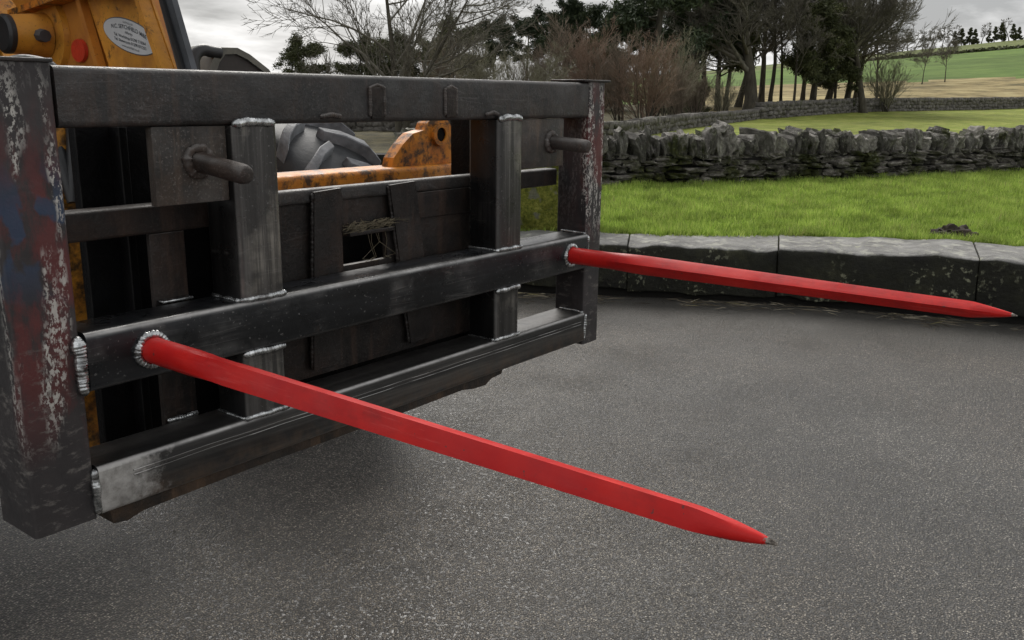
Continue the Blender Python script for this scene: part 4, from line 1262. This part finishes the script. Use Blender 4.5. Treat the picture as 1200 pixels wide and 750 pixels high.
    hollow_tube('rear_bar', (1.142, W - 0.002, 0.104, 0.150, 1.158, 1.204), 0, M['old_brown'], f, 0.006)
    bm = bmesh.new()
    # panel with a rectangular hole, framed from four pieces butted together
    X0, X1, HX0, HX1, HZ0, HZ1 = 0.42, 1.14, 0.655, 0.790, 1.032, 1.098
    for d in ((X0, HX0, 0.80, 1.2), (HX1, X1, 0.80, 1.2), (HX0 + 0.0002, HX1 - 0.0002, 0.80, HZ0), (HX0 + 0.0002, HX1 - 0.0002, HZ1, 1.2)):
        box(bm, d[0], d[1], 0.120, 0.135, d[2], d[3])
    pn = bm_obj('back_panel', bm, M['old_brown'], f)
    hollow_tube('top_edge', (X0, X1, 0.110, 0.142, 1.178, 1.208), 0, M['old'], pn, 0.007)
    box_obj('ledge', (0.87, X1, 0.1125, 0.1195, 1.115, 1.177), M['old_brown'], pn, 0.002)
    for (xa, xb, xc, xd) in ((0.565, 0.640, 0.545, 0.625), (0.785, 0.868, 0.845, 0.925)):
        bm = bmesh.new()
        prism(bm, [(xa, 1.202), (xb, 1.206), (xd, 0.82), (xc, 0.82)], 1, 0.101, 0.1095)
        s_ = bm_obj('stiffener', bm, M['old_brown'], pn)
        for (p0, p1) in ((xa, xc), (xb, xd)):
            bead('weld_bead', [(p0 + (p1 - p0) * k / 5, 0.108, 1.200 - 0.38 * k / 5) for k in range(6)], 0.0055, s_, M['old_brown'], 0.010, 0.25, False, 0.4)
    box_obj('hole_lip', (HX0 + 0.001, HX1 - 0.001, 0.096, 0.130, HZ1 + 0.001, HZ1 + 0.010), M['old_brown'], pn, 0.002)
    # old inner flats behind the middle beam at the left
    q = box_obj('inner_flat', (0.192, 0.262, 0.110, 0.122, 0.79, 1.154), M['old_brown'], f, 0.002)
    box_obj('weld_patch', (0.196, 0.258, 0.088, 0.109, 1.0292, 1.0345), M['weld'], q, 0.002)
    bead('weld_bead', [(0.194, 0.103, 0.803), (0.26, 0.103, 0.803)], 0.006, q)
    # plates and pins under the top beam
    for xa, xb, z0, px in ((0.154, 0.297, 1.214, 0.237), (1.1465, 1.346, 1.222, 1.287)):
        x1 = 0.2975 if xa < 1 else 1.346
        bm = bmesh.new()
        box(bm, xa, x1, 0.014, 0.032, z0, Z['t0'] - 0.001, 0.002, 2)
        pl = bm_obj('pin_plate', bm, M['plate'], f, 40)
        bm = bmesh.new()
        ys = [0.020, -0.03, -0.09, -0.112, -0.121, -0.124] if px < 1 else [0.020, -0.03, -0.08, -0.094, -0.102, -0.105]
        tube_path(bm, [(px + 0.001 * math.sin(9 * y), y, 1.286 - (0.11 if px < 1 else 0.06) * (0.02 - y)) for y in ys], [0.0175, 0.0172, 0.0172, 0.0170, 0.0150, 0.011], 18)
        pin = bm_obj('pin', bm, M['pin'], f, 45)
        pin['label'] = 'stub pin with worn pale end'
        bead('weld_bead', [(px + 0.022 * math.cos(a), 0.011, 1.286 + 0.022 * math.sin(a)) for a in np.linspace(0, 2 * math.pi, 20)[:-1]], 0.010, pl, M['old_weld'], 0.012, 0.3, True, 0.5)
    # little tuft of straw caught in the panel hole: a thing of its own, below
build_frame()

def spike(x, rot, label):
    zc = 0.980
    L = 1.10
    bm = bmesh.new()
    rings = []
    n = 24
    def sect(r, sq):
        """circle (sq 0) to rounded square (sq 1) of half width r"""
        out = []
        for k in range(n):
            a = 2 * math.pi * k / n
            c, s = math.cos(a), math.sin(a)
            m = max(abs(c), abs(s))
            sqr = min(1.0 / m, 1.37)
            rr = r * (1 + sq * (sqr - 1))
            out.append((rr * c, rr * s))
        return out
    prof = [(-0.006, 0.0222, 0), (0.05, 0.0224, 0), (0.13, 0.0222, 0.0), (0.165, 0.0212, 0.25), (0.20, 0.0192, 0.7), (0.235, 0.0182, 1), (0.45, 0.0166, 1), (0.70, 0.0148, 1), (0.90, 0.0133, 1), (1.008, 0.0126, 1), (1.018, 0.0129, 0.8), (1.036, 0.0122, 0.4), (1.056, 0.0102, 0.1), (1.074, 0.0074, 0), (1.085, 0.0052, 0), (1.0905, 0.0038, 0)]
    for s, r, sq in prof:
        rings.append([bm.verts.new((x + u * math.cos(rot) - v * math.sin(rot), -s, zc + u * math.sin(rot) + v * math.cos(rot))) for u, v in sect(r, sq)])
    for a, b in zip(rings, rings[1:]):
        for k in range(n): bm.faces.new((a[k], b[k], b[(k + 1) % n], a[(k + 1) % n]))
    bm.faces.new(rings[0]); bm.faces.new(rings[-1][::-1])
    o = bm_obj('spike', bm, M['red'], frame, 22)
    o['label'] = label
    bm = bmesh.new()
    tube_path(bm, [(x, -1.0900, zc), (x + 0.0005, -1.0945, zc), (x, -1.098, zc - 0.0005), (x, -1.101, zc - 0.001)], [0.0038, 0.0032, 0.0022, 0.0010], 12)
    for v in bm.verts: v.co += Vector((mnoise.noise(v.co * 300), 0, mnoise.noise(v.co * 300 + Vector((5, 0, 0))))) * 0.0010
    bm_obj('tip', bm, M['tip'], o, 30)
    bead('weld_bead', [(x + 0.0265 * math.cos(a), -0.010, zc + 0.0265 * math.sin(a)) for a in np.linspace(0, 2 * math.pi, 40)[:-1]], 0.0088, o, None, 0.0062, 0.22, True)
spike(0.110, R(-17), 'near red spike pointing out over the road')
spike(1.360, R(38), 'far red spike reaching towards the kerb')

def straw_nest():
    r2 = random.Random(6)
    bm = bmesh.new()
    for i in range(90):
        x = r2.uniform(0.66, 0.80); y = 0.096 + r2.uniform(-0.004, 0.02); z = 1.110 + r2.uniform(0, 0.012)
        a = r2.gauss(0.1, 0.35); L = r2.uniform(0.02, 0.07)
        p = Vector((x, y, z)); d = Vector((math.cos(a), r2.gauss(0, 0.3), math.sin(a) * 0.7))
        tube_path(bm, [p - d * L / 2, p + Vector((0, 0, r2.uniform(-.004, .006))), p + d * L / 2], 0.0009, 3)
    for i in range(5):
        x = r2.uniform(0.69, 0.78)
        tube_path(bm, [(x, 0.100, 1.108), (x + r2.gauss(0, 0.008), 0.094, 1.08), (x + r2.gauss(0, 0.02), 0.10, 1.045), (x + r2.gauss(0, 0.02), 0.108, 1.034)], 0.0008, 3)
    o = bm_obj('straw_wisp', bm, M['straw2'])
    tag(o, 'wisp of dry straw caught on the hole in the dark back panel', 'straw')
M['straw2'] = simple('old_straw', (0.15, 0.125, 0.08), 0.8, 0, 60, 0.1, 0.5)
straw_nest()

# ------------------------------------------------------------------ loader
loader = empty('loader', (1.0, 2.2, 0.0))
tag(loader, 'grimy yellow loader with black hitch carrying the bale frame', 'loader')
def cyl(bm, p0, p1, r0, r1=None, n=24):
    tube_path(bm, [p0, p1], [r0, r1 if r1 is not None else r0], n)
def build_loader():
    f = loader
    # black hitch carriage right behind the frame
    c = box_obj('hitch_plate', (0.142, 0.56, 0.240, 0.265, 0.62, 1.345), M['black'], f, 0.003)
    box_obj('rib', (0.205, 0.222, 0.205, 0.2395, 0.62, 1.34), M['black'], c, 0.003)
    box_obj('rib', (0.40, 0.417, 0.205, 0.2395, 0.62, 1.34), M['black'], c, 0.003)
    box_obj('hitch_plate', (1.205, 1.275, 0.190, 0.290, 0.62, 1.348), M['black'], f, 0.003)
    box_obj('hitch_plate', (0.565, 1.20, 0.240, 0.262, 0.62, 1.10), M['black'], f, 0.003)
    # dirty yellow arm edge seen beside the left post
    box_obj('arm_edge', (0.185, 0.275, 0.44, 0.50, 0.52, 1.345), M['yellow_dirty'], f, 0.004)
    # yellow cross tube and rusty lug
    hollow_tube('cross_tube', (0.50, 1.385, 0.40, 0.52, 1.06, 1.207), 0, M['yellow_grimy'], f, 0.014, 4)
    bm = bmesh.new()
    cx, cz = 1.312, 1.287
    out = [(1.120, 1.2075)]
    for k in range(9):
        a = math.pi * (0.90 - 0.90 * k / 8)
        out.append((cx + 0.058 * math.cos(a) * 1.05, cz + 0.058 * math.sin(a)))
    out += [(1.374, 1.2075)]
    out.insert(1, (1.128, 1.232)); out.insert(2, (1.165, 1.268)); out.insert(3, (1.205, 1.296))
    prism(bm, out, 1, 0.43, 0.47)
    lug = bm_obj('lug', bm, M['yellow_grimy'], f)
    bm = bmesh.new()
    nn = 28                                       # bored boss ring
    for (ra, rb, y0, y1) in ((0.020, 0.033, 0.418, 0.4295),):
        A = [[bm.verts.new((cx + r * math.cos(2 * math.pi * k / nn), y, cz + 0.004 + r * math.sin(2 * math.pi * k / nn))) for k in range(nn)] for r, y in ((rb, y1), (rb, y0), (ra, y0), (ra, y1))]
        for i in range(3):
            for k in range(nn): bm.faces.new((A[i][k], A[i][(k + 1) % nn], A[i + 1][(k + 1) % nn], A[i + 1][k]))
    bm_obj('boss', bm, M['yellow_grimy'], lug, 40)
    bm = bmesh.new()
    cyl(bm, (cx, 0.4285, cz + 0.004), (cx, 0.4235, cz + 0.004), 0.0205)
    bm_obj('pin_hole', bm, M['black'], lug, 40)
    # boom nose: stacked plates sloping down to the hitch
    bm = bmesh.new()
    prism(bm, [(1.14, 1.20), (1.075, 1.46), (1.16, 1.600), (1.60, 1.98), (1.05, 2.05), (0.56, 1.62), (0.455, 1.40), (0.44, 1.20)], 0, 0.500, 0.53)
    bn = bm_obj('boom_nose', bm, M['orange'], f)
    bm = bmesh.new()      # brighter outer plate carrying the decal
    prism(bm, [(0.752, 1.40), (0.735, 1.464), (0.805, 1.612), (0.535, 1.600), (0.465, 1.456), (0.44, 1.40)], 0, 0.4935, 0.4995)
    op = bm_obj('outer_plate', bm, M['yellow'], bn)
    for (a, b, wd, th, mt) in (((0.805, 1.613), (0.722, 1.40), 0.017, 0.020, 'orange'), ((0.540, 1.602), (0.440, 1.40), 0.015, 0.030, 'yellow')):
        bm = bmesh.new()
        prism(bm, [(a[0] + wd, a[1]), (a[0], a[1]), (b[0], b[1]), (b[0] + wd, b[1])], 0, 0.4934 - th, 0.4932)
        bm_obj('rib', bm, M[mt], bn)
    bm = bmesh.new()      # top flange overhanging the plate
    prism(bm, [(1.13, 1.585), (0.83, 1.618), (0.535, 1.602), (0.53, 1.615), (0.83, 1.632), (1.13, 1.600)], 0, 0.455, 0.4995)
    bm_obj('flange', bm, M['yellow_grimy'], bn)
    bm = bmesh.new()      # dark grey front edge of the boom
    prism(bm, [(0.520, 1.66), (0.472, 1.66), (0.365, 1.38), (0.420, 1.38)], 0, 0.488, 0.502)
    bm_obj('front_edge', bm, M['grey_steel'], bn)
    bm = bmesh.new()
    prism(bm, [(0.500, 1.64), (0.490, 1.64), (0.392, 1.40), (0.405, 1.40)], 0, 0.480, 0.4878)
    bm_obj('edge_strip', bm, M['rubber'], bn)
    # pivot boss with black cap
    bm = bmesh.new()
    c0 = Vector((0.4998, 1.010, 1.535))
    cyl(bm, c0, c0 + Vector((-0.014, 0, 0)), 0.098, 0.094, 40)
    cyl(bm, c0 + Vector((-0.0142, 0, 0)), c0 + Vector((-0.10, 0.004, 0)), 0.055, 0.046, 32)
    bs = bm_obj('pivot_boss', bm, M['yellow'], bn, 35)
    bm = bmesh.new()
    tube_path(bm, [c0 + Vector((-0.1002, 0.004, 0)), c0 + Vector((-0.112, 0.004, 0)), c0 + Vector((-0.118, 0.004, 0))], [0.047, 0.047, 0.040], 30)
    bm_obj('cap', bm, M['rubber'], bs, 40)
    bm = bmesh.new()
    cyl(bm, c0 + Vector((-0.05, -0.050, -0.002)), c0 + Vector((-0.05, -0.075, -0.004)), 0.016, 0.015, 8)
    bm_obj('grease_nipple', bm, M['grey_steel'], bs, 30)
    # red reflector
    bm = bmesh.new()
    cyl(bm, (0.4994, 0.867, 1.497), (0.4915, 0.867, 1.497), 0.033, 0.031, 32)
    for v in bm.verts:
        v.co.z = 1.497 + (v.co.z - 1.497) * 0.86
        v.co.y = 0.867 + (v.co.y - 0.867) * 1.05
    bm_obj('reflector', bm, M['reflector'], bn, 40)
    # oval decal
    A = R(12)
    X = Vector((0, -math.cos(A), -math.sin(A))); Y = Vector((0, 0.02, 0.9998))
    ctr = Vector((0.4926, 0.633, 1.5240))
    for nm, sx, sy, dx, mt in (('decal_border', 0.111, 0.0375, 0.0, 'ink'), ('decal', 0.1085, 0.0352, -0.0006, 'decal')):
        bm = bmesh.new()
        a = [bm.verts.new(ctr + X * (sx * math.cos(2 * math.pi * k / 48)) + Y * (sy * math.sin(2 * math.pi * k / 48)) + Vector((dx, 0, 0))) for k in range(48)]
        b = [bm.verts.new(v.co + Vector((0.0008, 0, 0))) for v in a]
        bm.faces.new(a); bm.faces.new(b[::-1])
        for k in range(48): bm.faces.new((a[k], b[k], b[(k + 1) % 48], a[(k + 1) % 48]))
        bm_obj(nm, bm, M[mt], bn)
    def text(s, size, x, y, bold=0.0, arc=0.0):
        cu = bpy.data.curves.new('lettering', 'FONT')
        cu.body = s; cu.size = size; cu.align_x = 'CENTER'; cu.align_y = 'CENTER'; cu.offset = bold
        to = bpy.data.objects.new('lettering', cu)
        COL.objects.link(to)
        bpy.context.view_layer.update()
        me = bpy.data.meshes.new_from_object(to.evaluated_get(bpy.context.evaluated_depsgraph_get()))
        bpy.data.objects.remove(to)
        for v in me.vertices:
            u, q = v.co.x + x, v.co.y * 0.85 + y
            q -= arc * u * u
            v.co = ctr + X * u + Y * q + Vector((-0.0012, 0, 0))
        me.materials.clear(); me.materials.append(M['ink'])
        link(bpy.data.objects.new('lettering', me), bn)
    text('SUPPLIED BY', 0.0075, 0, 0.0275)
    text('N.C. SETCHFIELD M&E', 0.0150, 0, 0.0175, 0.0003, 1.5)
    text('Affledge', 0.0100, 0, 0.0055)
    text('Tel. Workshop 01298 710064', 0.0108, 0.002, -0.0055, 0.0002)
    text('Tel. Showroom 01298 871253', 0.0108, 0.002, -0.0155, 0.0002)
    text('www.setchfield.co.uk', 0.0085, 0.002, -0.0255)
    # hoses at the corner of the left post
    for k, (dy, dz) in enumerate(((0, 0), (-0.035, 0.004))):
        bm = bmesh.new()
        pts = [(-0.02, 0.62 + dy, 1.20), (0.06, 0.56 + dy, 1.40), (0.115 + 0.03 * k, 0.52 + dy, 1.455 + dz), (0.155 + 0.035 * k, 0.50 + dy, 1.463 + dz), (0.195 + 0.03 * k, 0.485 + dy, 1.445), (0.21 + 0.03 * k, 0.47 + dy, 1.36), (0.22, 0.42, 1.2)]
        P = [Vector(p) for p in pts]
        sm = []
        for i in range(len(P) - 1):
            p0, p1, p2, p3 = P[max(i - 1, 0)], P[i], P[i + 1], P[min(i + 2, len(P) - 1)]
            for j in range(6):
                t = j / 6
                sm.append(0.5 * ((2 * p1) + (p2 - p0) * t + (2 * p0 - 5 * p1 + 4 * p2 - p3) * t * t + (3 * p1 - p0 - 3 * p2 + p3) * t ** 3))
        sm.append(P[-1])
        tube_path(bm, [p + Vector((0, 0, -0.014)) for p in sm], 0.0145, 14)
        bm_obj('hydraulic_hose', bm, M['hose'], f, 60)
    # second dark post and yellow slab at the very left
    box_obj('boom_side', (0.40, 0.4995, 1.30, 1.36, 1.15, 2.0), M['black'], f, 0.004)
    box_obj('boom_side', (0.33, 0.398, 1.325, 1.60, 1.15, 2.0), M['yellow'], f, 0.004)
    # boom, chassis and axle behind
    bm = bmesh.new()
    prism(bm, [(1.20, 1.35), (1.55, 1.93), (4.6, 2.25), (4.6, 1.85), (1.9, 1.50)], 0, 0.502, 0.90)
    bm_obj('boom', bm, M['yellow'], f)
    bm = bmesh.new()
    prism(bm, [(1.45, 0.62), (1.45, 0.95), (2.4, 1.02), (5.0, 1.02), (5.0, 0.55), (2.0, 0.55)], 0, 0.42, 1.02)
    bm_obj('chassis', bm, M['black'], f)
    bm = bmesh.new()
    cyl(bm, (-0.45, 2.02, 0.66), (1.82, 2.02, 0.66), 0.11)
    bm_obj('axle', bm, M['black'], f, 40)
    bm = bmesh.new()
    prism(bm, [(1.85, 0.75), (1.80, 1.5), (2.0, 2.6), (3.4, 2.6), (3.6, 0.75)], 0, -0.80, 0.32)
    bm_obj('cab', bm, M['black'], f)  # out of view; made tall and close to shade the ground at left
    # wheels
    def wheel(x0, x1, yc, lugs, rearz=0.66):
        e = empty('wheel', ((x0 + x1) / 2, yc, rearz))
        e.parent = f; e.matrix_parent_inverse = f.matrix_basis.inverted()
        Rr_, Wd = rearz, x1 - x0
        prof = [(-0.5, 0.56), (-0.5, 0.72), (-0.49, 0.83), (-0.45, 0.895), (-0.36, 0.928), (-0.18, 0.945), (0, 0.950), (0.18, 0.945), (0.36, 0.928), (0.45, 0.895), (0.49, 0.83), (0.5, 0.72), (0.5, 0.56)]
        n = 72
        V = [((x0 + x1) / 2 + u * Wd, yc + r * Rr_ * math.cos(2 * math.pi * k / n), rearz + r * Rr_ * math.sin(2 * math.pi * k / n)) for k in range(n) for u, r in prof]
        m = len(prof)
        Fc = [(k * m + i, k * m + i + 1, ((k + 1) % n) * m + i + 1, ((k + 1) % n) * m + i) for k in range(n) for i in range(m - 1)]
        t = mesh_obj('tyre', V, Fc, M['tyre'], None, True)
        t.parent = e; t.matrix_parent_inverse = Matrix.Translation(-Vector(((x0 + x1) / 2, yc, rearz)))
        bm = bmesh.new()
        tube_path(bm, [(x0 + 0.06, yc, rearz), (x1 - 0.05, yc, rearz)], Rr_ * 0.57, 40)
        rm = bm_obj('rim', bm, M['yellow_dirty'], None, 40)
        rm.parent = e; rm.matrix_parent_inverse = Matrix.Translation(-Vector(((x0 + x1) / 2, yc, rearz)))
        if not lugs: return
        # chevron lugs: one mesh per side, copied round the tyre
        for side in (-1, 1):
            bm = bmesh.new()
            pts = [(0.02, -0.00), (0.20, 0.045), (0.38, 0.115), (0.47, 0.175)]
            wd = [0.028, 0.030, 0.034, 0.040]
            rad = [(0.935, 1.012), (0.93, 1.018), (0.905, 1.008), (0.82, 0.965)]
            rows = []
            for (u, s), wv, (ra, rb) in zip(pts, wd, rad):
                row = []
                for (q, rr) in ((-wv, ra), (-wv * 0.75, rb), (wv * 0.75, rb), (wv, ra)):
                    a = (s + q) / Rr_
                    row.append(bm.verts.new((side * u * Wd, -rr * Rr_ * math.sin(a), rr * Rr_ * math.cos(a))))
                rows.append(row)
            for a, b in zip(rows, rows[1:]):
                for k in range(3): bm.faces.new((a[k], a[k + 1], b[k + 1], b[k]))
            bm.faces.new(rows[0]); bm.faces.new(rows[-1][::-1])
            bmesh.ops.recalc_face_normals(bm, faces=bm.faces[:])
            bmesh.ops.bevel(bm, geom=[ed for ed in bm.edges if ed.calc_face_angle(0) > 0.6], offset=0.004, segments=1, profile=0.5, affect='EDGES')
            me = bpy.data.meshes.new('tread_lug')
            bm.to_mesh(me); bm.free()
            me.polygons.foreach_set('use_smooth', [True] * len(me.polygons))
            try: me.set_sharp_from_angle(angle=R(40))
            except Exception: pass
            me.materials.append(M['lug'])
            NL = 20
            for k in range(NL):
                o = bpy.data.objects.new('tread_lug', me)
                COL.objects.link(o)
                o.parent = e
                o.rotation_euler = (2 * math.pi * (k + (0.5 if side > 0 else 0.0)) / NL, 0, 0)
    wheel(1.73, 2.21, 2.02, True)
    wheel(-0.72, -0.26, 2.02, False)
    # mudguard over the right wheel: a curved cover with a pale rolled rim
    bm = bmesh.new()
    sec = [(1.505, 1.42), (1.560, 1.530), (1.60, 1.577), (1.68, 1.580), (1.74, 1.556), (1.83, 1.500), (1.90, 1.42)]
    secs = [[(x, y, z - dz) for x, z in sec] for y, dz in ((1.86, 0.0), (2.05, -0.01), (2.35, 0.05))]
    inn = [(1.545, 1.42), (1.592, 1.520), (1.622, 1.552), (1.675, 1.556), (1.728, 1.536), (1.81, 1.487), (1.875, 1.42)]
    rows = [[bm.verts.new(p) for p in s] for s in secs]
    for a, b in zip(rows, rows[1:]):
        for k in range(len(sec) - 1): bm.faces.new((a[k], a[k + 1], b[k + 1], b[k]))
    ri = [bm.verts.new((x, 1.862, z)) for x, z in inn]
    for k in range(len(sec) - 1): bm.faces.new((rows[0][k + 1], rows[0][k], ri[k], ri[k + 1]))
    mg = bm_obj('mudguard', bm, M['guard_rim'], f, 50)
    bm = bmesh.new()
    prism(bm, inn, 1, 1.875, 1.90)
    bm_obj('mudguard_panel', bm, M['guard'], mg)
    box_obj('mudguard_bracket', (1.30, 1.60, 1.95, 2.05, 1.36, 1.44), M['black'], f, 0.004)
    bm = bmesh.new()
    tube_path(bm, [(1.475, 1.87, 1.30), (1.478, 1.87, 1.46)] + [(1.53 - 0.05 * math.cos(a), 1.87, 1.515 + 0.05 * math.sin(a)) for a in np.linspace(0, math.pi * 0.62, 10)] + [(1.60, 1.87, 1.556)], 0.0235, 14)
    bm_obj('intake_hose', bm, M['rubber'], f, 60)
build_loader()
